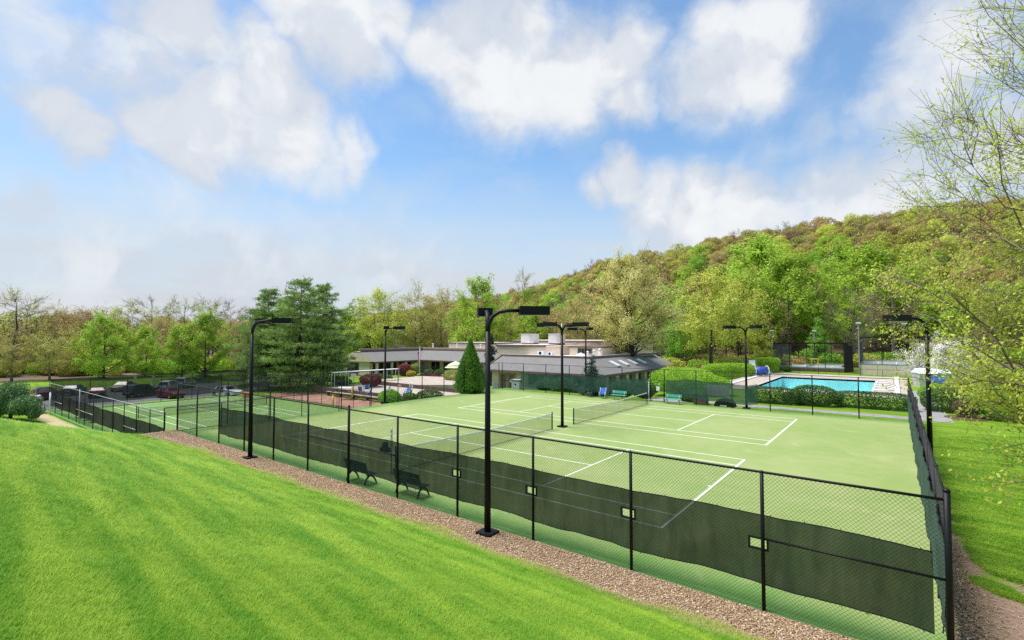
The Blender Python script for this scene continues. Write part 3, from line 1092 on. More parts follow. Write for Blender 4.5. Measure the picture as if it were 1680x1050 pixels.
def windscreen(parent, x0, x1, z0, z1, material, holes=(), y=0.045, seed=0, amp=0.03, sag=0.05, hem=True, posts=(), step=0.16):
    r = np.random.default_rng(seed)
    xs = set(np.round(np.arange(x0, x1, step), 3)) | {x0, x1}
    for h in holes:
        xs |= {h[0], h[1]}
    xs = np.array(sorted(xs))
    zs = sorted(set(np.round(np.linspace(z0, z1, 9), 3)) | {h[2] for h in holes} | {h[3] for h in holes})
    zs = np.array(zs)
    ph = r.uniform(0, 6.28, 8)
    X, Z = np.meshgrid(xs, zs)
    edge = np.sin(X * 0.83 + ph[0]) * 0.5 + np.sin(X * 2.1 + ph[1]) * 0.35 + np.sin(X * 5.3 + ph[2]) * 0.12
    f = (Z - z0) / (z1 - z0)
    fold = np.sin(X * 1.9 + Z * 2.4 + ph[3]) * 0.6 + np.sin(X * 6.1 + Z * 1.1 + ph[4]) * 0.4 * (0.5 + 0.5 * np.sin(X * 0.6 + ph[5])) + np.sin(X * 11 - Z * 6 + ph[6]) * 0.18
    Y = y + amp * fold
    ZZ = Z + sag * edge * (2 * np.abs(f - 0.5)) ** 2
    nx = len(xs)
    V = np.stack([X, Y, ZZ], -1).reshape(-1, 3)
    F = []
    for j in range(len(zs) - 1):
        for i in range(nx - 1):
            cx, cz = (xs[i] + xs[i + 1]) / 2, (zs[j] + zs[j + 1]) / 2
            if any(h[0] < cx < h[1] and h[2] < cz < h[3] for h in holes):
                continue
            F.append((j * nx + i, j * nx + i + 1, (j + 1) * nx + i + 1, (j + 1) * nx + i))
    me = np_mesh('windscreen', V, np.array(F))
    me.polygons.foreach_set('use_smooth', np.ones(len(F), dtype=bool))
    o = link('windscreen', me, material, parent)
    if hem:
        for j, nm in ((0, 'hem'), (len(zs) - 1, 'hem')):
            MB().tube(V.reshape(len(zs), nx, 3)[j], 0.012, 5).build(nm, 'hem', o)
        ties = MB()
        for j, sg in ((0, -1), (len(zs) - 1, 1)):
            row = V.reshape(len(zs), nx, 3)[j]
            for x in np.arange(x0 + 0.2, x1, 0.62):
                i = int(np.argmin(abs(xs - x)))
                p = row[i]
                ties.bar(p, (p[0] + r.uniform(-.01, .02), p[1] - 0.02, p[2] + sg * r.uniform(0.02, 0.05)), 0.012, 0.012)
        ties.build('ties', 'hem', o, kind='stuff')
    return o


FH = 3.03
# near side of the upper courts, runs along x at y = -3.25
fn = thing('court_fence', 'tall black chain-link fence with green windscreen beside the gravel strip', 'fence', (18.5, -3.25, 0), math.pi)
# local x runs to -X world; local y points to -Y world
npx = [0.0] + [round(18.5 - (15.4 - 3.109 * i), 3) for i in range(12)]
post(fn, 0.0, FH + 0.16, 0.056)
for i, lx in enumerate(npx[1:]):
    post(fn, lx, FH + (0.12 if i in (5, 11) else 0.0), 0.052 if i in (5, 11) else 0.040)
rail(fn, 0.0, npx[-1], FH, 0.029)
MB().tube([(x, 0.012 * math.sin(x), 0.05) for x in np.linspace(0, npx[-1], 60)], 0.004, 4).build('tension_wire', 'wire', fn)
for a, b_ in zip(npx[:-1], npx[1:]):
    chain(fn, a, b_, FH - 0.03)
holes = []
for i in range(1, 5):
    holes.append((round(npx[i] - 0.07, 3), round(npx[i] + 0.27, 3), 1.33, 1.53))
windscreen(fn, 0.22, npx[10], 0.55, 2.05, 'screen', holes, y=-0.06, seed=5, amp=0.05, sag=0.045)
for (a, b_, c, d) in holes:
    fr = MB()
    e = 0.035
    fr.box(a - e, b_ + e, -0.062, -0.022, c - e, c).box(a - e, b_ + e, -0.062, -0.022, d, d + e).box(a - e, a, -0.062, -0.022, c, d).box(b_, b_ + e, -0.062, -0.022, c, d)
    fr.build('screen_window_frame', 'hem', fn)
for i, j in ((0, 1), (5, 6), (6, 7)):
    rail(fn, npx[i], npx[j], 1.57, 0.025, name='middle_rail')

# right side, runs along y at x = 18.5
fr_ = thing('court_fence', 'receding black fence with wavy teal windscreen on the right of the courts', 'fence', (18.5, -3.25, 0), math.pi / 2)
rp = [3.05 * i for i in range(1, 11)]
for x in rp:
    post(fr_, x, FH, 0.038)
post(fr_, 32.55, FH + 0.1, 0.042)
rail(fr_, 0.05, 32.5, FH)
for i, x in enumerate(rp):
    chain(fr_, (rp[i - 1] if i else 0.0), x, FH - 0.03)
chain(fr_, rp[-1], 32.55, FH - 0.03)
windscreen(fr_, 0.3, 32.2, 0.45, 2.35, 'screen_side', (), y=0.06, seed=11, amp=0.045, sag=0.06)
for a, b_ in ((0.0, 3.05), (3.05, 6.1)):
    rail(fr_, a + 0.04, b_, 1.57, 0.025, name='middle_rail')

# far side at y = 29.3
ff = thing('court_fence', 'far chain-link fence with worn green windscreens in front of the clubhouse and pool', 'fence', (-18.5, 29.3, 0), 0.0)
fx = [0.3, 3.35, 6.35, 9.3, 12.3, 15.25, 18.1, 19.45, 22.3, 25.3, 28.2, 31.15, 34.1, 37.0]
for x in fx:
    post(ff, x, FH, 0.042)
rail(ff, 0.0, 37.0, FH)
for a, b_ in zip(fx[:-1], fx[1:]):
    chain(ff, a, b_, FH - 0.03, sparse=True)
windscreen(ff, 3.0, 18.0, 0.55, 2.0, 'screen_far', (), y=-0.05, seed=3, amp=0.03, sag=0.10, step=0.3)
windscreen(ff, 19.6, 27.3, 0.50, 2.1, 'screen_far', (), y=-0.05, seed=8, amp=0.03, sag=0.16, step=0.3)
gt = MB()
gt.tube([(18.22, 0.03, 0.1), (18.22, 0.03, 2.0), (19.33, 0.03, 2.0), (19.33, 0.03, 0.1), (18.22, 0.03, 0.1)], 0.022, 6)
gt.build('gate_frame', 'black', ff)
MB().box(18.68, 19.0, -0.03, 0.0, 1.05, 1.45).build('sign', 'white', ff)
MB().box(18.88, 19.05, -0.03, 0.0, 1.62, 1.72).build('sign', 'white', ff)
MB().box(18.25, 19.3, 0.0, 0.02, 1.0, 1.04).build('gate_bar', 'black', ff)
rail(ff, 0.3, 3.35, 1.05, 0.03, name='middle_rail')

# left side of the upper courts at x = -18.6
fl = thing('court_fence', 'tall chain-link fence on the left edge of the upper courts above the lower court', 'fence', (-18.6, -3.25, 0), math.pi / 2)
lp = [2.95 * i for i in range(1, 12)]
for x in lp:
    post(fl, x, FH, 0.038)
rail(fl, 0.05, 32.5, FH)
for i, x in enumerate(lp):
    chain(fl, (lp[i - 1] if i else 0.0), x, FH - 0.03, sparse=True)
# low rail fence just inside it
fq = thing('low_fence', 'waist-high black pipe fence between the upper and the lower court', 'fence', (-18.1, -4.2, 0), math.pi / 2)
for x in (0.0, 3.3, 6.5, 9.0, 12.2, 15.2):
    post(fq, x, 1.62, 0.03)
rail(fq, 0, 15.2, 1.62, 0.022)
rail(fq, 0, 3.3, 0.12, 0.02, name='bottom_rail')
rail(fq, 0.6, 3.3, 1.42, 0.016, name='middle_rail')
for a, b_ in ((0.0, 3.3), (3.3, 6.5), (6.5, 9.0), (9.0, 12.2), (12.2, 15.2)):
    chain(fq, a, b_, 1.55, sparse=True)

# lower court enclosure
LZ = -2.1
g1 = thing('court_fence', 'black windscreen fence along the near side of the lower court', 'fence', (-21.0, -3.25, LZ), math.pi)
gp = [0.0, 2.9, 5.8, 8.7, 11.6, 14.5, 17.4, 20.3, 23.2, 26.1, 29.0, 32.0, 35.0]
for i, x in enumerate(gp):
    post(g1, x, 3.05, 0.033)
for a, b_ in zip(gp[:-1], gp[1:]):
    chain(g1, a, b_, 3.0, sparse=True)
rail(g1, 0, 35.0, 3.05, 0.026, material='galv')
windscreen(g1, 0.3, 32.0, 0.62, 2.0, 'screen_blk', (), y=-0.05, seed=21, amp=0.02, sag=0.05, step=0.3)
for a, b_ in ((5.8, 8.7), (17.4, 20.3), (20.3, 23.2), (29.0, 32.0)):
    rail(g1, a, b_, 1.25, 0.018, name='middle_rail', y=0.03, material='galv')
post(g1, 21.9, 3.2, 0.035, y=0.05, name='pale_post', material='galv')
post(g1, 32.2, 2.2, 0.07, y=0.4, name='pale_post', material='white')
g2 = thing('court_fence', 'sheer dark windscreen fence at the car park end of the lower court', 'fence', (-56.0, -3.25, LZ), math.pi / 2)
hp = [0.0, 3.5, 7.0, 10.5, 14.0, 17.6, 21.1]
for x in hp:
    post(g2, x, 3.45, 0.033)
rail(g2, 0, 21.1, 3.45, 0.022)
windscreen(g2, 0.1, 21.0, 0.45, 3.42, 'screen_back', (), y=0.04, seed=31, amp=0.03, sag=0.04, step=0.4)
for a, b_ in zip(hp[:-1], hp[1:]):
    chain(g2, a, b_, 3.4, sparse=True)
g3 = thing('court_fence', 'thin chain-link fence on the garden side of the lower court', 'fence', (-56.0, 17.85, LZ), 0.0)
ip_ = [3.2 * i for i in range(1, 12)]
for x in ip_:
    post(g3, x, 3.05, 0.03)
rail(g3, 0, 35.2, 3.05, 0.02)
for i, x in enumerate(ip_):
    chain(g3, (ip_[i - 1] if i else 0.0), x, 3.0, sparse=True)
windscreen(g3, 0.3, 6.0, 0.9, 2.6, 'screen_back', (), y=0.04, seed=33, amp=0.03, sag=0.04, step=0.4)


# ------------------------------------------------------------------ nets
def net(name_label, x, y0, y1, z, cat='net', pole=True):
    t_ = thing('tennis_net', name_label, cat, (x, y0, z), math.pi / 2)
    L = y1 - y0
    for lx in (0.0, L):
        post(t_, lx, 1.09, 0.042, name='net_post')
    n = 25
    V, F = [], []
    for i in range(n):
        s = i / (n - 1)
        top = 1.02 - 0.125 * (1 - abs(2 * s - 1)) ** 0.9
        for zz in (0.03, top):
            V.append((L * s, 0.0, zz))
    for i in range(n - 1):
        F.append((2 * i, 2 * i + 2, 2 * i + 3, 2 * i + 1))
    link('mesh', np_mesh('net_mesh', np.array(V), np.array(F)), 'net', t_)
    tp = MB()
    for i in range(n - 1):
        a, b_ = V[2 * i + 1], V[2 * i + 3]
        tp.add([(a[0], -0.012, a[2] - 0.035), (b_[0], -0.012, b_[2] - 0.035), (b_[0], -0.012, b_[2] + 0.03), (a[0], -0.012, a[2] + 0.03),
                (a[0], 0.012, a[2] - 0.035), (b_[0], 0.012, b_[2] - 0.035), (b_[0], 0.012, b_[2] + 0.03), (a[0], 0.012, a[2] + 0.03)],
               [(0, 1, 2, 3), (5, 4, 7, 6), (3, 2, 6, 7), (0, 4, 5, 1)])
    tp.build('tape', 'white', t_)
    MB().box(L / 2 - 0.03, L / 2 + 0.03, -0.016, 0.016, 0.02, 0.905).build('centre_strap', 'white', t_)
    MB().tube([(L * s, 0, 0.03) for s in np.linspace(0, 1, 6)], 0.014, 5).build('bottom_cord', 'hem', t_)
    return t_


net('net with white tape on the nearer upper court', 0.0, -0.914, 11.884, 0.0)
net('net with white tape on the farther upper court', 0.16, Y2 - 0.914, Y2 + 11.884, 0.0)
net('net on the lower court past the black windscreen', -42.2, 1.1, 13.9, LZ)


def score_post(label, x, y, z, flip=1):
    t_ = thing('score_post', label, 'score post', (x, y, z))
    MB().cyl((0, 0, 0), (0, 0, 1.25), 0.028, 8).build('pole', 'galv', t_)
    MB().box(-0.035, 0.035, -0.02, 0.02, 1.15, 2.0).build('score_board', 'white', t_)
    for k in range(8):
        MB().box(-0.045, 0.045, -0.03, 0.03, 1.20 + 0.1 * k, 1.20 + 0.1 * k + 0.055).build('number_tile', 'white' if k % 2 else 'galv', t_)
    return t_


score_post('white score keeper pole beside the near net post by the two dark benches', 0.05, -1.2, 0)
score_post('white score keeper pole beside the far net post near the gate', 0.2, Y2 + 12.2, 0)
tb = thing('ball_basket', 'black basket tray hung beside the near net post', 'basket', (-0.24, -1.3, 0))
MB().prism([(-0.2, 0.92), (0.2, 0.92), (0.25, 1.10), (-0.25, 1.10)], 'y', -0.15, 0.15).build('tray', 'hem', tb)
MB().prism([(-0.16, 1.1), (0.1, 1.1), (0.04, 1.33), (-0.08, 1.35)], 'y', -0.09, 0.09).build('bag', 'hem', tb)
MB().bar((0.2, 0, 1.0), (0.3, 0.1, 1.0), 0.03, 0.03).build('bracket', 'black', tb)
link('tennis_ball', MB().ball((0, 0, 0.033), 0.033, 8, 6).mesh('tennis_ball'), 'ballyellow', loc=(17.2, -2.0, 0.0), label='yellow tennis ball lying behind the near screen by the corner post', cat='ball')


# ------------------------------------------------------------------ light poles
def lamp_arm_meshes():
    a = MB().tube([(0, 0, 6.1), (0.03, 0, 6.42), (0.14, 0, 6.66), (0.34, 0, 6.80), (0.62, 0, 6.85), (1.0, 0, 6.86)], [0.074, 0.07, 0.066, 0.06, 0.056, 0.055], 8).mesh('arm')
    h = MB().box(0.98, 1.92, -0.24, 0.24, 6.72, 6.99).mesh('lamp_head')
    l = MB().box(1.06, 1.84, -0.18, 0.18, 6.70, 6.718).mesh('lens')
    return a, h, l


ARM, HEAD, LENS = lamp_arm_meshes()
POLE = MB().tube([(0, 0, 0.05), (0, 0, 3), (0, 0, 6.2)], [0.105, 0.092, 0.075], 12).mesh('pole')
BASE = MB().box(-0.26, 0.26, -0.26, 0.26, -0.12, 0.09).mesh('base_plate')
HAND = MB().box(-0.045, 0.045, -0.12, -0.07, 0.35, 0.62).mesh('hand_hole_cover')


def light_pole(label, x, y, angs, z=0.0):
    t_ = thing('light_pole', label, 'light pole', (x, y, z), 0.0, 'court light poles')
    link('pole', POLE, 'black', t_)
    link('base_plate', BASE, 'black', t_)
    link('hand_hole_cover', HAND, 'black', t_, rotz=R(200))
    for a in angs:
        ar = link('arm', ARM, 'black', t_, rotz=R(a))
        hd = link('lamp_head', HEAD, 'black', ar)
        link('lens', LENS, 'lens', ar)


light_pole('tall twin-arm light pole on the gravel at the middle of the picture', 7.8, -3.72, (45, 135))
light_pole('twin-arm light pole on the gravel in front of the big pine', -7.7, -3.75, (45, 135))
light_pole('four-headed light pole standing between the two upper nets', 0.05, 13.05, (0, 90, 180, 270))
light_pole('light pole at the middle of the left fence by the patio', -19.4, 13.6, (20, -35))
light_pole('light pole at the far fence in front of the grey-roofed clubhouse', -7.6, 29.95, (-45, -135))
light_pole('light pole at the far fence left of the pool', 7.8, 29.85, (-45, -135))
light_pole('light pole right of the teal side fence by the clipped shrubs', 18.93, 13.0, (-135, 135))


# ------------------------------------------------------------------ benches and chairs
def park_bench(label, x, y, rz):
    t_ = thing('park_bench', label, 'bench', (x, y, 0), rz, 'dark benches by the near fence')
    for k, yy in enumerate((-0.16, -0.05, 0.06, 0.17)):
        MB().bar((-0.75, yy, 0.45 - 0.012 * k), (0.75, yy, 0.45 - 0.012 * k), 0.085, 0.03).build('seat_slat', 'benchgreen', t_)
    for k, zz in enumerate((0.56, 0.67, 0.78, 0.88)):
        MB().bar((-0.75, -0.24 - 0.03 * k, zz), (0.75, -0.24 - 0.03 * k, zz), 0.03, 0.08).build('back_slat', 'benchgreen', t_)
    for sx in (-0.62, 0.62):
        MB().tube([(sx, 0.30, 0.0), (sx, 0.20, 0.20), (sx, 0.06, 0.34), (sx, -0.06, 0.36), (sx, -0.20, 0.24), (sx, -0.30, 0.0)], [0.03, 0.04, 0.05, 0.05, 0.04, 0.03], 6).build('leg', 'benchgreen', t_)
        MB().tube([(sx, 0.2, 0.41), (sx, -0.18, 0.38), (sx, -0.25, 0.6), (sx, -0.35, 0.92)], 0.026, 6).build('back_support', 'benchgreen', t_)
    return t_


park_bench('dark green slatted bench behind the fence, left of the score pole', 0.05, -2.75, 0.0)
park_bench('dark green slatted bench behind the fence, right of the score pole', 3.0, -2.55, 0.0)


def teal_bench(label, x, y, rz, z=0.0):
    t_ = thing('court_bench', label, 'bench', (x, y, z), rz, 'teal court benches')
    MB().bar((-0.75, 0.0, 0.45), (0.75, 0.0, 0.45), 0.38, 0.045).build('seat', 'teal', t_)
    MB().bar((-0.75, -0.22, 0.72), (0.75, -0.24, 0.72), 0.035, 0.26).build('backrest', 'teal', t_)
    for sx in (-0.55, 0.55):
        MB().tube([(sx, 0.2, 0), (sx, 0.0, 0.42)], 0.03, 6).build('leg', 'metalbox', t_)
        MB().tube([(sx, -0.25, 0), (sx, -0.08, 0.42)], 0.03, 6).build('leg', 'metalbox', t_)
        MB().tube([(sx, -0.12, 0.42), (sx, -0.25, 0.85)], 0.022, 6).build('back_support', 'metalbox', t_)
    return t_


teal_bench('teal bench right of the gate at the far fence', 1.9, 28.75, math.pi)
teal_bench('teal bench left of the gate beside the blue chair', -3.3, 28.6, math.pi)
for k, (x, lb) in enumerate(((-47.2, 'leftmost of the teal benches on the lower court'), (-45.0, 'middle one of the teal benches on the lower court'), (-43.0, 'rightmost of the teal benches on the lower court'))):
    teal_bench(lb, x, -2.4, 0.0, LZ)


def patio_chair(label, x, y, z, rz, group=None):
    t_ = thing('patio_chair', label, 'chair', (x, y, z), rz, group)
    MB().add([(-0.25, 0.25, 0.44), (0.25, 0.25, 0.44), (0.25, -0.2, 0.40), (-0.25, -0.2, 0.40), (-0.25, 0.25, 0.42), (0.25, 0.25, 0.42), (0.25, -0.2, 0.38), (-0.25, -0.2, 0.38)],
             [(0, 1, 2, 3), (7, 6, 5, 4), (0, 4, 5, 1), (2, 6, 7, 3), (1, 5, 6, 2), (3, 7, 4, 0)]).build('seat', 'bluefab', t_)
    MB().bar((0, -0.22, 0.42), (0, -0.42, 1.0), 0.50, 0.025).build('backrest', 'bluefab', t_)
    for sx in (-0.28, 0.28):
        MB().tube([(sx, 0.28, 0), (sx, 0.26, 0.62), (sx, -0.32, 0.64)], 0.02, 6).build('front_leg', 'white', t_)
        MB().tube([(sx, -0.38, 0), (sx, -0.20, 0.42), (sx, -0.43, 1.02)], 0.02, 6).build('rear_leg', 'white', t_)
    return t_


patio_chair('blue sling chair with white frame at the far fence left of the teal bench', -5.0, 28.6, 0.0, math.pi + 0.3)

# odds and ends at the far fence
cb = thing('utility_cabinet', 'grey metal cabinet beside the brown clubhouse door', 'cabinet', (-16.9, 30.4, -0.1))
MB().box(-0.55, 0.55, -0.3, 0.3, 0.0, 1.15).build('body', 'metalbox', cb)
MB().box(-0.6, 0.6, -0.35, 0.35, 1.15, 1.22).build('lid', 'metalbox', cb)
MB().box(-0.1, 0.1, -0.325, -0.305, 0.6, 0.75).build('vent', 'black', cb)
rl = thing('covered_roller', 'rounded black covered roller outside the far fence', 'roller', (6.0, 30.2, 0))
prof = [(-0.85, 0.02), (-0.75, 0.3), (-0.45, 0.6), (0.0, 0.72), (0.5, 0.6), (0.75, 0.3), (0.85, 0.02)]
MB().prism(prof, 'y', -0.45, 0.45).build('cover', 'hem', rl)
MB().box(-0.3, 0.25, -0.52, -0.46, 0.02, 0.12).build('foot', 'white', rl)
bx = thing('storage_box', 'low dark box against the far fence beside the covered roller', 'box', (3.9, 30.3, 0))
MB().box(-0.55, 0.55, -0.35, 0.35, 0.0, 0.8).build('body', 'trim', bx)
MB().box(-0.6, 0.6, -0.4, 0.4, 0.8, 0.86).build('lid', 'hem', bx)
sg = thing('notice_board', 'grey board behind the green windscreen left of the pool', 'board', (5.2, 31.0, 0))
MB().box(-0.95, 0.95, -0.03, 0.03, 0.75, 1.7).build('panel', 'metalbox', sg)
for sx in (-0.85, 0.85):
    MB().cyl((sx, 0, 0), (sx, 0, 0.75), 0.035, 6).build('leg', 'metalbox', sg)


# ------------------------------------------------------------------ clubhouse
def wall_window(parent, x0, x1, z0, z1, y, face, name='window', glass='glass', mull=1):
    """window on a wall whose outside looks to -Y ('y') or +X ('x'); the pane sits back inside a proud frame"""
    e = 0.09
    def bx_(mb, a0, a1, b0, b1, dep0, dep1):
        if face == 'y':
            return mb.box(a0, a1, y - dep1, y - dep0, b0, b1)
        return mb.box(y + dep0, y + dep1, a0, a1, b0, b1)
    fr = MB()
    bx_(fr, x0 - e, x1 + e, z1, z1 + e, 0.0, 0.10)
    bx_(fr, x0 - e, x1 + e, z0 - e, z0, 0.0, 0.13)
    bx_(fr, x0 - e, x0, z0, z1, 0.0, 0.10)
    bx_(fr, x1, x1 + e, z0, z1, 0.0, 0.10)
    for k in range(mull):
        xm = x0 + (x1 - x0) * (k + 1) / (mull + 1)
        bx_(fr, xm - 0.03, xm + 0.03, z0, z1, 0.02, 0.08)
    w = fr.build(name, 'trim', parent)
    gl = MB()
    bx_(gl, x0, x1, z0, z1, 0.005, 0.03)
    gl.build('pane', glass, w)


ch = thing('clubhouse', 'low tan clubhouse wing with grey shingle skirt roof and rooftop units behind the far fence', 'building', (0, 0, 0))
MB().box(-23.6, -8.0, 33.9, 51.0, -1.2, 1.95).build('wall', 'stucco', ch)
MB().box(-22.0, -9.4, 51.0, 58.0, -1.2, 2.0).build('rear_wall', 'stucco', ch)
MB().box(-23.61, -8.0 + 0.02, 33.87, 33.9, -1.0, 0.05).build('stone_base', 'concrete', ch)
rf = MB()
zE, zT = 1.88, 3.5
rf.add([(-24.2, 33.0, zE), (-7.2, 33.0, zE), (-11.0, 36.8, zT), (-24.2, 36.8, zT), (-24.2, 33.0, zE - .14), (-7.2, 33.0, zE - .14)], [(0, 1, 2, 3), (4, 5, 1, 0)])
rf.add([(-7.2, 33.0, zE), (-7.2, 51.2, zE), (-11.0, 51.2, zT), (-11.0, 36.8, zT)], [(0, 1, 2, 3)])
rf.add([(-8.6, 51.2, 1.9), (-8.6, 58.4, 1.9), (-11.4, 58.4, 3.3), (-11.4, 51.2, 3.3)], [(0, 1, 2, 3)])
roof = rf.build('roof', 'shingle', ch)
MB().add([(-24.2, 33.0, zE), (-24.2, 36.8, zT), (-24.2, 36.8, zE), (-23.8, 33.4, zE), (-23.8, 36.8, zT), (-23.8, 36.8, zE)], [(0, 1, 2), (5, 4, 3), (0, 3, 4, 1), (0, 2, 5, 3)]).build('gable_end', 'stucco', ch)
MB().bar((-24.25, 32.98, zE - .02), (-24.25, 36.8, zT + .05), 0.12, 0.22).build('rake_board', 'trim', ch)
MB().box(-24.3, -7.14, 32.92, 33.0, zE - 0.24, zE + 0.02).box(-7.2, -7.12, 33.0, 51.3, zE - 0.24, zE + 0.02).build('fascia', 'trim', ch)
MB().box(-24.2, -7.3, 33.0, 33.9, zE - 0.22, zE - 0.16).box(-8.0, -7.2, 33.9, 51.2, zE - 0.22, zE - 0.16).build('soffit', 'trim', ch)
MB().box(-24.2, -11.0, 36.8, 57.5, 3.30, 3.50).build('flat_roof', 'roofflat', ch)
MB().box(-24.35, -10.9, 36.62, 36.8, 3.38, 3.68).box(-11.0, -10.82, 36.8, 57.5, 3.38, 3.68).build('roof_edge', 'trim', ch)
MB().box(-24.3, -10.95, 36.64, 36.86, 3.682, 3.74).box(-11.0, -10.84, 36.86, 57.5, 3.682, 3.74).build('roof_edge_cap', 'roofflat', ch)
up_ = MB().box(-30.2, -19.0, 43.0, 56.0, -1.0, 4.55).build('upper_wall', 'stucco', ch)
MB().box(-30.4, -21.4, 42.85, 56.1, 4.55, 4.85).build('upper_fascia', 'trim', ch)
MB().box(-30.3, -21.5, 42.95, 56.0, 4.852, 4.92).build('upper_roof', 'roofflat', ch)
MB().box(-21.3, -19.0, 42.97, 55.8, 4.55, 4.80).build('parapet', 'stucco', ch)
MB().box(-34, -14.0, 52.0, 64.0, -1.0, 5.15).build('hall_wall', 'stucco', ch)
MB().box(-34.2, -13.9, 51.85, 64.2, 5.15, 5.42).build('hall_fascia', 'trim', ch)
MB().box(-34.1, -14.0, 51.9, 64.1, 5.422, 5.5).build('hall_roof', 'roofflat', ch)
MB().box(-18.0, -13.0, 44.0, 51.8, 3.5, 4.55).build('plant_room', 'stucco', ch)
MB().box(-18.1, -12.9, 43.9, 51.85, 4.552, 4.75).build('plant_room_roof', 'trim', ch)
wall_window(ch, -16.6, -14.6, 3.85, 4.4, 44.0, 'y', mull=3)
for (x, y, w, h_, lb) in ((-28.3, 46.5, 2.3, 1.15, 0), (-23.2, 46.5, 2.0, 1.15, 1)):
    u_ = thing('rooftop_unit', ('left' if lb == 0 else 'right') + ' one of the two pale air handling boxes on the clubhouse roof', 'air unit', (x, y, 4.93), 0, 'clubhouse roof units')
    MB().box(0, w, 0, 1.6, 0.18, h_ + .35).build('casing', 'roofflat', u_)
    MB().box(-0.06, w + 0.06, -0.06, 1.66, h_ + 0.352, h_ + 0.44).build('lid', 'roofflat', u_)
    MB().box(0.05, w - 0.05, 0.05, 1.55, 0.0, 0.18).build('curb', 'trim', u_)
    MB().box(w * 0.72, w - 0.1, -0.03, 0.0, 0.4, h_ + 0.2).build('louvre', 'metalbox', u_)
for k, (x, y, s_) in enumerate(((-20.4, 39.6, 1.0), (-19.2, 40.2, .8))):
    c_ = thing('condenser', ('larger' if k == 0 else 'smaller') + ' white condenser low on the flat roof', 'air unit', (x, y, 3.5), 0, 'roof condensers')
    MB().box(0, .95 * s_, 0, .5, 0.08, 0.62 * s_).build('casing', 'white', c_)
    MB().cyl((.45 * s_, -0.01, .35 * s_), (.45 * s_, -.03, .35 * s_), .22 * s_, 12).build('fan_grille', 'black', c_)
    MB().box(0.05, .15, 0.05, .45, 0, .08).box(.75 * s_, .85 * s_, .05, .45, 0, .08).build('feet', 'black', c_)
for k, x in enumerate((-14.4, -13.4, -12.6)):
    v_ = thing('roof_vent', ('left', 'middle', 'right')[k] + ' one of the pale vents by the plant room', 'vent', (x, 42.6, 3.5), 0, 'roof vents')
    MB().cyl((0, 0, 0), (0, 0, 0.5 + .18 * k), 0.18, 8).build('pipe', 'white', v_)
    MB().tube([(0, 0, .5 + .18 * k), (0, 0, .66 + .18 * k)], [.3, .08], 8).build('cap', 'white', v_)
hv = thing('roof_hood', 'low white pyramid vent hood on the flat roof', 'vent', (-13.6, 39.4, 3.5))
MB().add([(-.6, -.6, 0.15), (.6, -.6, .15), (.6, .6, .15), (-.6, .6, .15), (0, 0, .55)], [(0, 1, 4), (1, 2, 4), (2, 3, 4), (3, 0, 4), (3, 2, 1, 0)]).build('hood', 'white', hv)
MB().box(-.4, .4, -.4, .4, 0, .15).build('curb', 'black', hv)
fp_ = thing('flue', 'thin black flue pipe beside the right roof unit', 'flue', (-20.6, 46.2, 4.9))
MB().cyl((0, 0, 0), (0, 0, 1.35), 0.09, 8).build('pipe', 'black', fp_)
MB().cyl((0, 0, 1.35), (0, 0, 1.45), 0.14, 8).build('cap', 'black', fp_)
wp = thing('antenna_mast', 'slender white mast on the clubhouse roof between the units', 'mast', (-24.4, 52.2, 5.5))
MB().cyl((0, 0, 0), (0, 0, 2.6), 0.05, 6).build('pole', 'white', wp)
MB().box(-.06, .06, -.06, .06, -.02, .1).build('foot', 'white', wp)
# doors and windows of the front
for (a, b_) in ((-22.15, -21.15), (-20.8, -19.9)):
    d_ = MB().box(a, b_, 33.80, 33.88, -0.95, 1.3).build('door', 'door', ch)
    MB().box(b_ - 0.16, b_ - 0.1, 33.75, 33.80, 0.05, 0.2).build('handle', 'metalbox', d_)
    MB().box(a - .1, a - .002, 33.78, 33.9, -0.95, 1.4).box(b_ + .002, b_ + .1, 33.78, 33.9, -.95, 1.4).box(a - .1, b_ + .1, 33.78, 33.9, 1.302, 1.4).build('door_frame', 'timber_pale', ch)
MB().box(-20.62, -20.05, 33.76, 33.795, 0.35, 0.65).build('door_notice', 'white', ch)
for (a, b_) in ((-17.6, -15.7), (-14.0, -12.3), (-11.2, -9.6)):
    wall_window(ch, a, b_, 0.35, 1.35, 33.9, 'y')
for k in range(6):
    y0 = 34.9 + 2.7 * k
    wall_window(ch, y0, y0 + 1.45, -0.35, 1.35, -8.0, 'x', mull=1)
wall_window(ch, 52.2, 54.2, -0.3, 1.3, -9.4, 'x', mull=1)
for k in range(7):
    MB().box(-7.95, -7.42, 33.95 + 2.7 * k, 34.75 + 2.7 * k, -1.0, zE - 0.22).build('porch_post', 'stucco', ch)
